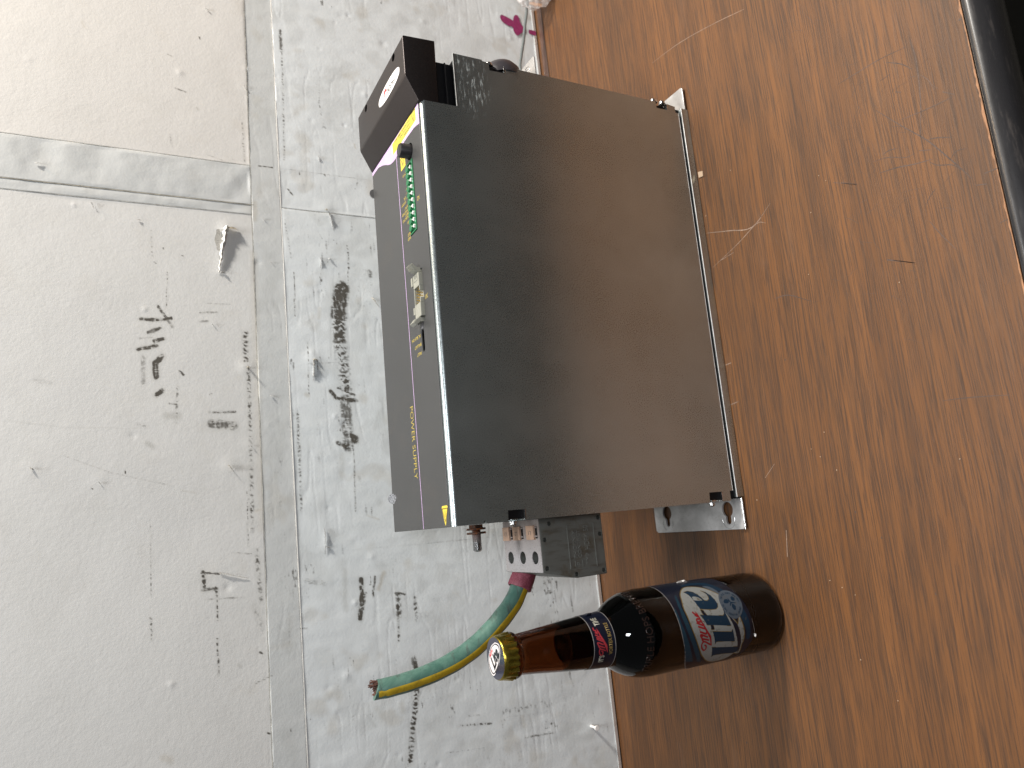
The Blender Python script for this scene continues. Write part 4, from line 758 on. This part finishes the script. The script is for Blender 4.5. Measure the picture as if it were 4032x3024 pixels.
# ribbon cable header with latches
bm = BM(); box(bm, 147.6, 182.6, 20.6, 32.6, ZT - 5.5, ZT - 1.6); box(bm, 148.6, 158.6, 20.6, 32.0, ZT - 1.7, ZT + 2.6, .4); box(bm, 171.0, 181.0, 20.6, 32.0, ZT - 1.7, ZT + 2.6, .4)
box(bm, 158.6, 171, 31.0, 32.0, ZT - 1.7, ZT + 2.4, .2); box(bm, 158.6, 162.3, 20.6, 21.8, ZT - 1.7, ZT + 2.2, .2); box(bm, 167.6, 171, 20.6, 21.8, ZT - 1.7, ZT + 2.2, .2)
box(bm, 173.5, 180.0, 32.0, 34.6, ZT - 1.7, ZT + 3.4, .4); box(bm, 152.0, 157.5, 32.0, 34.4, ZT - 1.7, ZT + 3.0, .4)
rh = obj('ribbon_header', bm, 'header_plastic', U)
bm = BM(); text(bm, '10', lambda u, v: (176.4 + 4 - v, 24 + u, ZT + 2.66), w=4.6, h=3); outline(bm, [(175.6, 23), (175.6, 29.6), (181.3, 29.6), (181.3, 23)], .3, lambda u, v: (u, v, ZT + 2.66)); obj('header_mark', bm, 'hole_dark', rh)
for k in range(5):
    for y in (25.0, 29.6):
        bm = BM(); box(bm, 160.2 + 2.3 * k - .32, 160.2 + 2.3 * k + .32, y - .32, y + .32, ZT - 1.6, ZT + 1.6, .1, 1); obj('header_pin', bm, 'gold', rh)
def latch(x, sgn):
    bm = BM(); prism(bm, [(x, -3), (x + sgn * 2.4, -3), (x + sgn * 3.0, 2.2), (x + sgn * 5.8, 5.6), (x + sgn * 4.2, 7.6), (x + sgn * .8, 4.8), (x - sgn * .5, 1.6)], 'y', 23.2, 30.4, .3)
    for v in bm.verts: v.co.z += ZT
    for k in range(5):
        t = k / 4; px = x + sgn * (1.3 + 2.7 * t); pz = ZT + 5.3 + 2.0 * t; b2 = BM(); box(b2, px - .28, px + .28, 23.6, 30.0, pz - .3, pz + .6, .08, 1); merge(bm, b2)
    return obj('header_latch', bm, 'header_plastic', rh)
latch(182.4, 1); latch(147.8, -1)
# screws along the far upper edge
def screw(c, axis, r=3.2, h=2.2, mat='zinc', parent=None, washer=True):
    bm = BM(); lathe(bm, [(0, 0), (r * 1.25, 0), (r * 1.25, .6), (r, .7), (r, h), (r * .75, h + .9), (r * .3, h + 1.1), (r * .3, h + .5), (0, h + .5)] if washer else [(0, 0), (r, 0), (r, h), (r * .7, h + .8), (0, h + 1)], c, axis, 20)
    return obj('screw', bm, mat, parent or U, smooth=35)
screw((284.8, D_ - .2, 256.0), (0, 1, 0), 3.2, 2.8, 'steel_bright'); screw((25.9, D_ - .2, 256.0), (0, 1, 0), 3.2, 2.8, 'steel_bright')
# end screws seen in the notches
for z in (208.6, 29.2):
    screw((-.3, 6.0, z), (-1, 0, 0), 2.6, 2.0); bm = BM(); cyl(bm, (.6, 6.0, z), (1, 0, 0), 3.8, 2.2, 6); cyl(bm, (2.6, 6.0, z), (1, 0, 0), 1.7, 3.0, 14, .3); obj('nut', bm, 'steel_bright', U)
screw((347.4, 4.5, 194.6), (1, 0, 0), 2.8, 2.6, 'steel_bright'); screw((347.4, 3.5, 34.8), (1, 0, 0), 2.7, 2.8, 'steel_bright'); screw((347.4, 3.5, 25.0), (1, 0, 0), 2.7, 2.8, 'steel_bright')
# hood at the end with badge and two screw holes
ZC = 266.2
bm = BM(); prism(bm, [(305.4, 241.7), (303.9, 257.0), (305, 257.6), (321.8, 265.9), (323.6, ZC), (353.6, ZC), (354.9, 265.3), (356.0, 240.8)], 'y', .2, D_ - .3, .7, 3); hood = obj('end_hood', bm, 'cap_paint', U, smooth=30)
cut(hood, [lambda bm: cyl(bm, (350.2, 21.4, 250), (0, 0, 1), 3.1, 30, 24), lambda bm: cyl(bm, (349.8, 93.7, 250), (0, 0, 1), 3.1, 30, 24)])
for x, y in ((350.6, 21.4), (350.2, 93.7)): screw((x, y, 257), (0, 0, 1), 2.0, 1.6, parent=hood, washer=False)
fz = lambda h: (lambda u, v: (u, v, ZC + h))
def oval(pts): return [tuple(q) for q in spline(pts + [pts[0]], 5)[:-1]]
cx0 = 333.2; bad = [(cx0 + 6.1 * math.copysign(abs(math.cos(t)) ** .8, math.cos(t)) - 0.0, 35.2 + 25.2 * math.copysign(abs(math.sin(t)) ** .95, math.sin(t))) for t in [2 * math.pi * k / 48 for k in range(48)]]
bm = BM(); prism(bm, bad, 'z', ZC - .05, ZC + .25); badge = obj('badge', bm, 'white_print', hood)
decal('badge_mark', 'red_print', hood, lambda bm: flat_poly(bm, oval([(336.9, 42.5), (335.2, 40.0), (333.2, 40.4), (334.6, 43.2), (331.9, 43.4), (334.4, 45.0), (331.0, 45.8), (333.6, 47.6), (336.4, 46.2)]), fz(.3)))
decal('badge_lettering', 'black_print', hood, lambda bm: text(bm, 'FAGOR', lambda u, v: (334.2 - v, 20.6 + u, ZC + .3), w=18.2, h=4.4, bold=.25, shear=.15))
# mounting flanges
bm = BM(); prism(bm, [(-21.3, -.3), (1.5, -.3), (1.5, 113.8), (-21.4, 113.8), (-23.4, 111.6), (-23.4, 1.6)], 'z', 1.6, 3.2, .2, 1); fl = obj('mounting_flange', bm, 'galvanised', U)
def keyhole(cx, cy, r, ex, w):
    def f(bm):
        a0 = math.asin(w / r); P = [(cx + r * math.cos(t), cy + r * math.sin(t)) for t in np.linspace(-math.pi + a0, math.pi - a0, 28)]; P += [(ex + w * math.cos(t), cy + w * math.sin(t)) for t in np.linspace(math.pi / 2, 3 * math.pi / 2, 12)]
        prism(bm, P, 'z', -3, 6)
    return f
cut(fl, [keyhole(-6.9, 17.2, 6.2, -16.2, 2.9)]); cut(fl, [keyhole(-5.9, 95.4, 6.2, -15.6, 2.7)])
for x, y in ((-15.6, 17.2), (-15.0, 95.4)):
    bm = BM(); pts = [(x + 6.9 * math.cos(t), y + 6.9 * math.sin(t), 3.25) for t in np.linspace(math.pi * .42, math.pi * 1.58, 24)]; tube(bm, pts, .16, 6); obj('stamped_ring', bm, 'steel_bright', fl)
bm = BM(); prism(bm, [(345.5, -.6), (365.8, -.6), (367.3, 1.0), (367.3, D_ - 4), (345.5, D_ - 4)], 'z', 1.6, 3.2, .2, 1); obj('mounting_flange', bm, 'galvanised', U)
for a_, b_ in (((-23.3, -.2, 3.0), (1.2, -.2, 3.0)), ((346, -.5, 3.0), (365.8, -.5, 3.0))):
    bm = BM(); tube(bm, [a_, b_], .5, 8); obj('flange_edge', bm, 'steel_bright', U)
# small side tab with a stamped ring, and the domed grommet above it
bm = BM(); prism(bm, [(347, 9.6), (370.2, 9.6), (371.2, 10.6), (371.2, 60), (347, 60)], 'z', 148, 149.4, .2, 1); tab = obj('side_tab', bm, 'galvanised', U)
bm = BM()
for rr in (2.2, 4.4): tube(bm, [(363.4 + rr * math.cos(t), 21.5 + rr * math.sin(t), 149.5) for t in np.linspace(0, 2 * math.pi, 28)], .25, 6)
obj('stamped_ring', bm, 'steel_bright', tab)
bm = BM(); lathe(bm, [(16.5, -2), (16.5, 1), (15.2, 6), (11.5, 10.6), (6, 13.6), (0, 14.6)], (347, 15.5, 178), (1, 0, 0), 36); obj('domed_cap', bm, 'knob_grey', U, smooth=60)

# earth stud at the left end
bm = BM(); 
for x in (-2.6, -5.6): cyl(bm, (x, 58, 213), (-1, 0, 0), 7.2, 1.5, 26, .3)
cyl(bm, (-.2, 58, 213), (-1, 0, 0), 5.6, 2.6, 6); st = obj('earth_washer', bm, 'rusty_washer', U, smooth=35)
bm = BM(); pr = [(0, 0)]; x = 0.0
while x < 18.4: pr += [(3.55, x + .28), (2.95, x + .62)]; x += .72
pr += [(2.4, 19.3), (0, 19.5)]; lathe(bm, pr, (-.5, 58, 213), (-1, 0, 0), 20); obj('earth_stud', bm, 'rusty_thread', U)

# three pole terminal block
YB0, YB1, ZB = 29.9, 88.6, 175.0
bm = BM(); prism(bm, [(0, 120), (-45.4, 120), (-45.8, 146.9), (-39.2, ZB), (0, ZB)], 'y', YB0, YB1 - 1, .5, 2); tb = obj('terminal_block', bm, 'block_side', U, smooth=35)
bm = BM(); box(bm, -39.0, -.3, YB0 + .25, YB1, ZB - .6, ZB + .45, .3); tp = obj('block_top', bm, 'block_top', tb)
HY = (78.9, 58.9, 39.4)
cut(tb, [(lambda y: (lambda bm: cyl(bm, (-28.2, y, 158), (0, 0, 1), 4.7, 30, 28)))(y) for y in HY]); cut(tp, [(lambda y: (lambda bm: cyl(bm, (-28.2, y, 160), (0, 0, 1), 4.7, 30, 28)))(y) for y in HY])
for y in HY:
    bm = BM(); lathe(bm, [(4.2, 0), (0, .3)], (-28.2, y, 158.6), (0, 0, 1), 24); box(bm, -32, -24.4, y - .6, y + .6, 158.9, 159.1); obj('clamp_screw', bm, 'grey_plastic', tb)
    bm = BM(); tube(bm, [(-28.8 + 5.4 * math.cos(t), y + 5.3 * math.sin(t), ZB + .48) for t in np.linspace(math.pi * .5, math.pi * 1.5, 20)], .16, 6); obj('hole_rim', bm, 'block_top', tb)
for s, y0, y1 in (('L3', 76.0, 86.9), ('L2', 58.4, 69.6), ('L1', 36.3, 47.6)):
    bm = BM(); box(bm, -15.0, -4.6, y0, y1, ZB + .4, ZB + 2.1, .25); tg = obj('phase_marker', bm, 'tan_label', tb)
    bm = BM(); text(bm, s, fR(-8.6, y0 + 3.4, ZB + 2.14), w=4.0, h=2.8); obj('marker_lettering', bm, 'dark_print', tb)
    bm = BM(); box(bm, -14.2, -5.4, y0 - 3.4, y0 - .3, ZB + .44, ZB + .5); obj('marker_shadow', bm, 'black_inner', tb)  # thin black plate painted in as the marker's shadow
    for xx in (-12.6, -6.2):
        bm = BM(); box(bm, xx - .5, xx + .5, y0 - 3.2, y0, ZB + .5, ZB + 1.0); obj('marker_clip', bm, 'block_top', tb)
YN = YB0 - .02
for x, z in ((-15.7, 171.4), (-36.2, 171.6), (-43.0, 147.0), (-42.6, 122.6), (-15.6, 122.8), (-4.4, 166.5), (-3.2, 122.8)):
    cut(tb, [lambda bm: cyl(bm, (x, YB0 - 2, z), (0, 1, 0), 1.75, 7, 18)])
bm = BM()
fn = lambda h: (lambda u, v: (u, YN - h, v))
for a, b in (((-39.2, 151.6), (-39.2, 128.2)), ((-39.2, 128.2), (-6.6, 128.2)), ((-39.2, 151.6), (-6.6, 151.6)), ((-6.6, 151.6), (-6.6, 128.2))):
    q0, q1 = sorted((a[0], b[0])); z0, z1 = sorted((a[1], b[1])); box(bm, q0 - .2, q1 + .2, YN - .35, YN + .1, z0 - .2, z1 + .2)
fe = lambda x0, z0: (lambda u, v, t: (x0 + u, YN - .12 - t * .25, z0 + v))
for s, x0, z0, w, h in (('PHOENIX', -31.5, 144.8, 20.5, 2.9), ('CONTACT', -31.5, 141.0, 20.5, 2.9), ('TYP', -37.0, 133.2, 8.5, 4.2), ('HDFK 50', -26.0, 133.2, 18.0, 4.2)): text(bm, s, fe(x0, z0), w=w, h=h, extrude=.8)
for a, b in (((-38, 140.8), (-38, 147.2)), ((-38, 147.2), (-33.2, 147.2)), ((-33.2, 147.2), (-33.2, 140.8)), ((-33.2, 140.8), (-38, 140.8))):
    q0, q1 = sorted((a[0], b[0])); z0, z1 = sorted((a[1], b[1])); box(bm, q0 - .14, q1 + .14, YN - .3, YN + .1, z0 - .14, z1 + .14)
text(bm, 'P', fe(-36.8, 142), w=2.4, h=3.8, extrude=.8)
obj('moulded_lettering', bm, 'block_relief', tb)

# ================================================================= CABLE (held in the terminal block)
YC = 79.0
CB = thing('cable', 'thick green cable with yellow stripe and red sleeve bending up from the terminal block', 'cable', (-42, YC, 166))
path = [(-43.0, 166.3, 7.0), (-51.0, 170.9, 7.1), (-61.8, 178.6, 7.3), (-73.2, 191.3, 7.4), (-84.0, 206.2, 7.4), (-93.2, 223.2, 7.3), (-99.8, 242.2, 7.1), (-104.0, 263.0, 6.9), (-105.8, 281.0, 6.8), (-106.0, 289.5, 6.6)]
sp = [tuple(q) for q in spline(path, 8)]; P3 = [(x, YC - 4 * math.sin(i / len(sp) * 3), z) for i, (x, z, r) in enumerate(sp)]; rad = [q[2] * (1 + .012 * math.sin(i * .9)) for i, q in enumerate(sp)]
bm = BM(); rings = tube(bm, P3, rad, 28)
for v in rings[-1]: v.co.z += -1.0 * (v.co.x + 106) * .35
obj('insulation', bm, 'cable_green', CB, smooth=60)
bm = BM(); prev = None
for i, p in enumerate(P3[3:]):
    i += 3; p = Vector(p); d = (Vector(P3[min(i + 1, len(P3) - 1)]) - Vector(P3[max(i - 1, 0)])).normalized(); e = Vector((d.z, 0, -d.x)); e = -e if e.x > 0 else e; c = Vector((0, -1, 0)); row = []
    for k in range(7):
        t = math.radians(-2 + 7.2 * k + 2 * math.sin(i * .2)); row.append(bm.verts.new(p + (c * math.cos(t) + e * math.sin(t)) * (rad[i] + (.05 if k in (0, 6) else .16))))
    if prev:
        for k in range(6): bm.faces.new((prev[k], row[k], row[k + 1], prev[k + 1]))
    prev = row
obj('yellow_stripe', bm, 'cable_yellow', CB, smooth=60)
d = Vector((-51.9 + 42.0, 0, 170.6 - 165.4)).normalized(); bm = BM(); lathe(bm, [(8.1, 11.2), (7.8, 8), (7.8, -3), (9.2, -3), (9.3, 3), (9.5, 8), (9.7, 11.0), (9.3, 11.7), (8.5, 11.7), (8.1, 11.2)], (-41.6, YC, 165.2), d, 32)
for v in bm.verts: v.co += Vector((0, .35 * math.sin(v.co.z * .9), .25 * math.sin(v.co.y * .8)))
obj('red_sleeve', bm, 'sleeve_red', CB, smooth=50)
# frayed copper end
e = P3[-1]; r = random.Random(9); bm = BM()
for k in range(95):
    a = r.uniform(0, 2 * math.pi); q = 5.6 * math.sqrt(r.random()); b = (e[0] + q * math.cos(a), e[1] + q * math.sin(a), e[2] - 1.5); h = r.uniform(1.0, 3.6) + (2.6 if math.cos(a) * q > 1.5 else 0); l = (r.uniform(-1.2, 1.2), r.uniform(-1.2, 1.2))
    tube(bm, [b, (b[0] + l[0] * .4, b[1] + l[1] * .4, b[2] + h * .6), (b[0] + l[0], b[1] + l[1], b[2] + h)], [.45, .5, .3], 5)
tag(obj('copper_strands', bm, 'copper', CB), kind='stuff')

# ================================================================= BOTTLE
bx, by = -87.7, 5.64
BT = thing('beer_bottle', 'brown glass beer bottle with blue and white label and gold crown cap, beside the unit', 'bottle', (bx, by, 0))
BT.rotation_euler = (-.008, .0035, 0)
bp = [(0, .6), (22, .7), (26, .1), (28.6, .9), (30.0, 3), (30.3, 8), (30.45, 40), (30.5, 105), (30.6, 113), (30.1, 120), (28.8, 126), (26.9, 131), (24.9, 135), (22.5, 139), (20.6, 142), (19.1, 145.5), (18.6, 150), (18.15, 158), (17.6, 166), (16.9, 174), (15.9, 184), (14.9, 194), (13.9, 203), (13.3, 210), (13.1, 214), (13.5, 215.4), (14.7, 216.4), (15.0, 218), (14.7, 219.6), (13.2, 220.4), (12.7, 222), (12.7, 227), (12.2, 228.2), (0, 228.3)]
prof = [tuple(q) for q in bp]; pp = []
for a, b in zip(prof, prof[1:]):
    m = max(1, int(abs(b[1] - a[1]) / 3)); pp += [(a[0] + (b[0] - a[0]) * k / m, a[1] + (b[1] - a[1]) * k / m) for k in range(m)]
pp.append(prof[-1]); bm = BM(); lathe(bm, pp, (bx, by, 0), (0, 0, 1), 96); 
# air space in the neck above the beer
air = [(0, 178.5), (9.0, 178.2), (12.9, 177.8), (13.3, 178.6), (12.6, 184), (11.4, 194), (10.4, 203), (9.8, 212), (9.4, 222), (0, 222.4)]
b2 = BM(); lathe(b2, air[::-1], (bx, by, 0), (0, 0, 1), 64)
for v in b2.verts:
    if v.co.z < 179: v.co.z += .06 * (v.co.x - bx)
glass = obj('glass', bm, 'amber_glass', BT, smooth=50)
bmesh.ops.recalc_face_normals(b2, faces=b2.faces); bmesh.ops.reverse_faces(b2, faces=b2.faces)
mm = glass.data; b3 = BM(); b3.from_mesh(mm)
for v in b2.verts: v.co = (v.co - Vector((bx, by, 0))) * MM
merge(b3, b2); b3.to_mesh(mm); b3.free()
for p in mm.polygons: p.use_smooth = True
RB = 30.5
def fb(h): return lambda u, v: (bx + (RB + .12 + h) * math.sin(u / 30.7), by - (RB + .12 + h) * math.cos(u / 30.7), v)
def ext(l): return sorted(l)
topl = sorted(lab['top2'] + [(-34, 87), (-45, 76), (-52, 66), (52, 100.6), (60, 99)]); botl = sorted(lab['bot'] + [(-30, 38), (-42, 46), (-52, 60), (50, 49), (60, 56)])
topl = [(u, v) for u, v in topl if not (20 < u < 50)] + [(20.97, 100.9), (31, 101.2), (40, 101.2)]; topl.sort()
lblp = [(u, v) for u, v in botl] + [(u, v) for u, v in topl[::-1]]
def lay(name, mat, polys, h, parent, fmap=fb, sm=True):
    bm = BM()
    for q in polys: flat_poly(bm, oval(q) if sm else q, fmap(h), step=1.6)
    return obj(name, bm, mat, parent, smooth=60)
lb = lay('front_label', 'label_navy', [lblp], 0, BT, sm=False)
lay('label_edge', 'label_edge', [], 0, BT) if False else None
bm = BM(); stroke(bm, [(u, v) for u, v in topl if u > -46], .45, fb(.03), step=1.6, taper=False); obj('label_rim', bm, 'label_edge', BT, smooth=60)
lay('label_swoosh', 'label_teal', [lab['band1'], lab['band2']], .03, BT, sm=False)
lay('label_swoosh', 'label_blue', [lab['band3']], .03, BT, sm=False)
lay('label_gradient', 'label_grey', [lab['bandw']], .05, BT)
bm = BM(); O = oval(lab['oval']); outline(bm, O, 1.5, fb(.06)); 
b_o = obj('gold_outline', bm, 'label_gold', BT)
lay('emblem_field', 'label_white', [lab['oval']], .09, BT)
gold_polys = []
for k in ('e', 'd2', 't', 'd4', 'i', 'd6', 'l'):
    gold_polys.append(k)
bm = BM()
for k in gold_polys: outline(bm, lab[k], .75, fb(.11))
obj('letter_outline', bm, 'label_gold', BT)
lay('emblem_letter', 'label_navy', [lab['d2'], lab['d4'], lab['d6']], .14, BT, sm=False)
for k in ('e', 't', 'i', 'l'): lay('emblem_letter', 'label_blue2', [lab[k]], .14, BT, sm=False) if 'label_blue2' in M else lay('emblem_letter', 'label_blue', [lab[k]], .14, BT, sm=False)
lay('emblem_letter_eye', 'label_white', [lab['e_eye']], .17, BT)
def red(bm):
    for q in lab['mil']: stroke(bm, q, 1.25, fb(.18), step=1.6, taper=False, m=4)
    flat_poly(bm, lab['sw'], fb(.17), step=1.6)
bm = BM(); red(bm); obj('red_script', bm, 'label_red', BT)
hc = lab['hopc']; 
bm = BM(); flat_poly(bm, [(hc[0] + 11.2 * math.cos(t), hc[1] + 9.8 * math.sin(t)) for t in [2 * math.pi * k / 40 for k in range(40)]], fb(.125), step=1.6); obj('hop_emblem', bm, 'label_grey', BT)
bm = BM()
for q in lab['hops']: flat_poly(bm, q, fb(.2), step=1.6)
ring = 'GREAT PILSNER TASTE . TRIPLE HOPS BREWED . '
for i, ch in enumerate(ring):
    if ch == ' ': continue
    a = math.radians(-118) - 2 * math.pi * i / len(ring); cr, sr = math.cos(a), math.sin(a)
    def g(u, v, cr=cr, sr=sr):
        rr = 7.7 + v; return fb(.2)(hc[0] + rr * cr + u * sr, hc[1] + rr * sr * .93 - u * cr)
    text(bm, ch, g, h=1.5 if ch != '.' else .4, at=(-.5, 0), bold=.15)
obj('hop_lettering', bm, 'label_blue', BT)
# neck label
def rn(z): return np.interp(z, [142, 145.5, 150, 158, 166, 174], [20.6, 19.1, 18.6, 18.15, 17.6, 16.9])
def fnk(h): return lambda u, v: (bx + (rn(v) + .15 + h) * math.sin(u / 18.8), by - (rn(v) + .15 + h) * math.cos(u / 18.8), v)
def cyl_patch(name, z0, z1, a0, a1, fm, mat, parent, nz=10, na=60):
    bm = BM(); G = [[bm.verts.new(fm(a0 + (a1 - a0) * i / na, z0 + (z1 - z0) * j / nz)) for j in range(nz + 1)] for i in range(na + 1)]
    for i in range(na):
        for j in range(nz): bm.faces.new((G[i][j], G[i + 1][j], G[i + 1][j + 1], G[i][j + 1]))
    return obj(name, bm, mat, parent, smooth=60)
cyl_patch('neck_label', 147.6, 164.3, -44, 44, fnk(0), 'label_navy', BT)
cyl_patch('label_rim', 164.0, 164.5, -44, 44, fnk(.03), 'label_edge', BT, 1); cyl_patch('label_rim', 147.4, 147.8, -44, 44, fnk(.03), 'label_edge', BT, 1)
bm = BM(); text(bm, "IT'S", lambda u, v: fnk(.05)(u - 13.4, v + 156.2 - .0 * u), w=5.6, h=4.2, bold=.3, step=1); text(bm, 'TIME', lambda u, v: fnk(.05)(u + 13.0, v + 155.5), w=7.4, h=4.4, bold=.3, step=1); obj('neck_lettering', bm, 'label_cream', BT)
bm = BM(); text(bm, 'VORTEX BOTTLE', lambda u, v: fnk(.05)(u - 7.8, v + 150.0), w=22.0, h=2.9, bold=.2, step=1); obj('neck_lettering', bm, 'label_goldtext', BT)
bm = BM()
for q in nk['mil']: stroke(bm, q, .85, fnk(.07), step=1, taper=False)
flat_poly(bm, nk['sw'], fnk(.06), step=1); obj('red_script', bm, 'label_redlight', BT)
# embossed glass lettering round the shoulder
def rs(z): return np.interp(z, [113, 120, 126, 131, 135], [30.6, 30.1, 28.8, 26.9, 24.9])
bm = BM(); text(bm, 'TRIPLE HOPS BREWED', lambda u, v, t: (bx + (rs(v + 123.2) + .1 + t * .5) * math.sin(u / 29 - .92), by - (rs(v + 123.2) + .1 + t * .5) * math.cos(u / 29 - .92), v + 123.2), w=72, h=4.8, bold=-.1, extrude=.6)
M['glass_relief'] = plain('glass_relief', (.016, .008, .006), .14, coat=.4)
obj('embossed_lettering', bm, 'glass_relief', BT)
# dried label curl and glue specks
def blob(name, c, s, mat, seed):
    bm = BM(); bmesh.ops.create_icosphere(bm, subdivisions=2, radius=1); r = random.Random(seed)
    for v in bm.verts: k = r.uniform(.7, 1.25); v.co = Vector((c[0] + v.co.x * s[0] * k, c[1] + v.co.y * s[1] * k, c[2] + v.co.z * s[2] * k))
    return obj(name, bm, mat, BT)
blob('label_curl', (bx + 30.6, by - 3, 71.5), (1.2, 2.2, 4.6), 'label_edge', 1); blob('label_curl', (bx + 31.2, by - 3.5, 71), (.9, 1.6, 1.6), 'white_print', 2)
q = fb(.5)(-11.5, 31.0); blob('glue_speck', q, (1.2, .7, .8), 'white_print', 3)
bm = BM(); stroke(bm, [(-12, 31.2), (-8, 31.9), (-5, 32.6), (1, 33.9)], .35, fb(.1), step=1.6); obj('label_tear', bm, 'label_edge', BT)
blob('glue_speck', (bx + 18.6, by - 4, 158), (.7, 1.6, 3.0), 'label_navy', 4)
# crown cap
bm = BM(); n = 126; pc = [(14.9, 219.3), (14.7, 221), (14.4, 223.5), (14.2, 226.4), (14.0, 228.2), (13.7, 229.1), (13.1, 229.55), (0, 229.6)]; rings = []
for r_, z in pc:
    if r_ == 0: rings.append([bm.verts.new((bx, by, z))]); continue
    amp = .62 * max(0, min(1, (226.5 - z) / 6)); rings.append([bm.verts.new((bx + (r_ + amp * math.cos(21 * t)) * math.cos(t), by + (r_ + amp * math.cos(21 * t)) * math.sin(t), z)) for t in [2 * math.pi * k / n for k in range(n)]])
for A, B in zip(rings, rings[1:]):
    for i in range(n):
        j = (i + 1) % n; bm.faces.new((A[i], A[j], B[0]) if len(B) == 1 else (A[i], A[j], B[j], B[i]))
cp_o = obj('crown_cap', bm, 'cap_gold', BT, smooth=40)
fc = lambda h: (lambda u, v: (bx + u - .8, by + v - 1.8, 229.62 + h))
disc = lambda r_: [(.8 + r_ * math.cos(t), 1.8 + r_ * math.sin(t)) for t in [2 * math.pi * k / 56 for k in range(56)]]
dk = decal('cap_print', 'cap_navy', cp_o, lambda bm: flat_poly(bm, disc(13.2), fc(0)))
O2 = oval(cp['outer']); ctr = (sum(q[0] for q in O2) / len(O2), sum(q[1] for q in O2) / len(O2)); sc_ = lambda k: [(ctr[0] + (u - ctr[0]) * k, ctr[1] + (v - ctr[1]) * k) for u, v in O2]
decal('cap_print', 'cap_white', cp_o, lambda bm: flat_poly(bm, O2, fc(.02))); decal('cap_print', 'cap_black', cp_o, lambda bm: flat_poly(bm, sc_(.93), fc(.04))); decal('cap_print', 'cap_white', cp_o, lambda bm: flat_poly(bm, sc_(.84), fc(.06)))
ru, rv = .775, -.632
fl_ = lambda h, ox, oy: (lambda u, v: fc(h)(ctr[0] + (u + ox) * ru - (v + oy) * rv, ctr[1] + (u + ox) * rv + (v + oy) * ru))
decal('cap_print', 'cap_black', cp_o, lambda bm: (text(bm, 'Lite', fl_(.08, -7.4, -5.0), w=14.8, h=8.6, bold=.55, shear=.3), stroke(bm, [(-8, -6.2), (0, -6.6), (8, -3.4)], .9, fl_(.08, 0, 0))))
decal('cap_print', 'red_print', cp_o, lambda bm: text(bm, 'Miller', fl_(.09, -5.2, 3.6), w=8.6, h=2.6, bold=.2, shear=.4))

# ================================================================= things at the back edge
BG = thing('plastic_bag', 'crumpled clear plastic bag holding amber and cream strips, at the far right by the wall', 'bag', (625, 196, 0))
r = random.Random(4)
for k in range(16):
    x = 594 + r.uniform(0, 40); z0 = r.uniform(1, 20); y = 196 + r.uniform(-10, 12); a = r.uniform(-.5, .5); bm = BM(); L = r.uniform(14, 26)
    box(bm, -1.8, 1.8, -.6, .6, 0, L, .3)
    Mx = Matrix.Translation((x, y, z0)) @ Matrix.Rotation(a, 4, 'Y') @ Matrix.Rotation(r.uniform(-.6, .6), 4, 'X')
    for v in bm.verts: v.co = Mx @ v.co
    obj('paper_strip', bm, ('bag_amber', 'bag_cream', 'bag_dark', 'bag_amber')[k % 4], BG)
bm = BM(); bmesh.ops.create_icosphere(bm, subdivisions=5, radius=1)
from mathutils import noise as mnoise
for v in bm.verts:
    d = v.co.copy(); k = 1 + .16 * mnoise.ridged_multi_fractal(d * 1.8, 1.0, 2.0, 4, 1.0, 2.0) - .12 + .05 * mnoise.noise(d * 9); zc = max(d.z * 24 * k + 22, .15)
    v.co = Vector((615 + d.x * 29 * k, 194 + d.y * 18 * k, zc))
obj('bag_film', bm, 'bag_plastic', BG, smooth=True)
bm = BM(); tube(bm, [tuple(q) for q in spline([(615, 203, 22), (603, 206, 23), (592, 206.5, 25), (582, 206.5, 27), (565, 206.5, 31), (545, 206, 35), (525, 206, 40), (506, 205, 44), (480, 203, 40), (450, 196, 22), (430, 188, 4)], 6)], 1.7, 12)
tag(obj('grey_cord', bm, 'cord', loc=(603, 206, 23), smooth=60), 'thin translucent grey cord running from the plastic bag behind the unit', 'cord')
# paper chip beside the unit and crumbs
bm = BM(); prism(bm, chip, 'z', .1, 1.0, .1, 1); tag(obj('paper_chip', bm, 'crumb', loc=(chip[0][0], chip[0][1], 0)), 'small torn whitish paper chip against the lower edge of the unit', 'paper chip')
r = random.Random(8)
for i, (x, y) in enumerate(crumbs):
    bm = BM(); bmesh.ops.create_icosphere(bm, subdivisions=1, radius=1)
    for v in bm.verts: k = r.uniform(.6, 1.3); v.co = Vector((x + v.co.x * k * .5, y + v.co.y * k * .42, .25 + v.co.z * k * .22))
    tag(obj('crumb', bm, 'crumb', loc=(x, y, 0)), 'tiny pale crumb lying on the bare brown table top', 'crumb', 'crumbs scattered on the table')
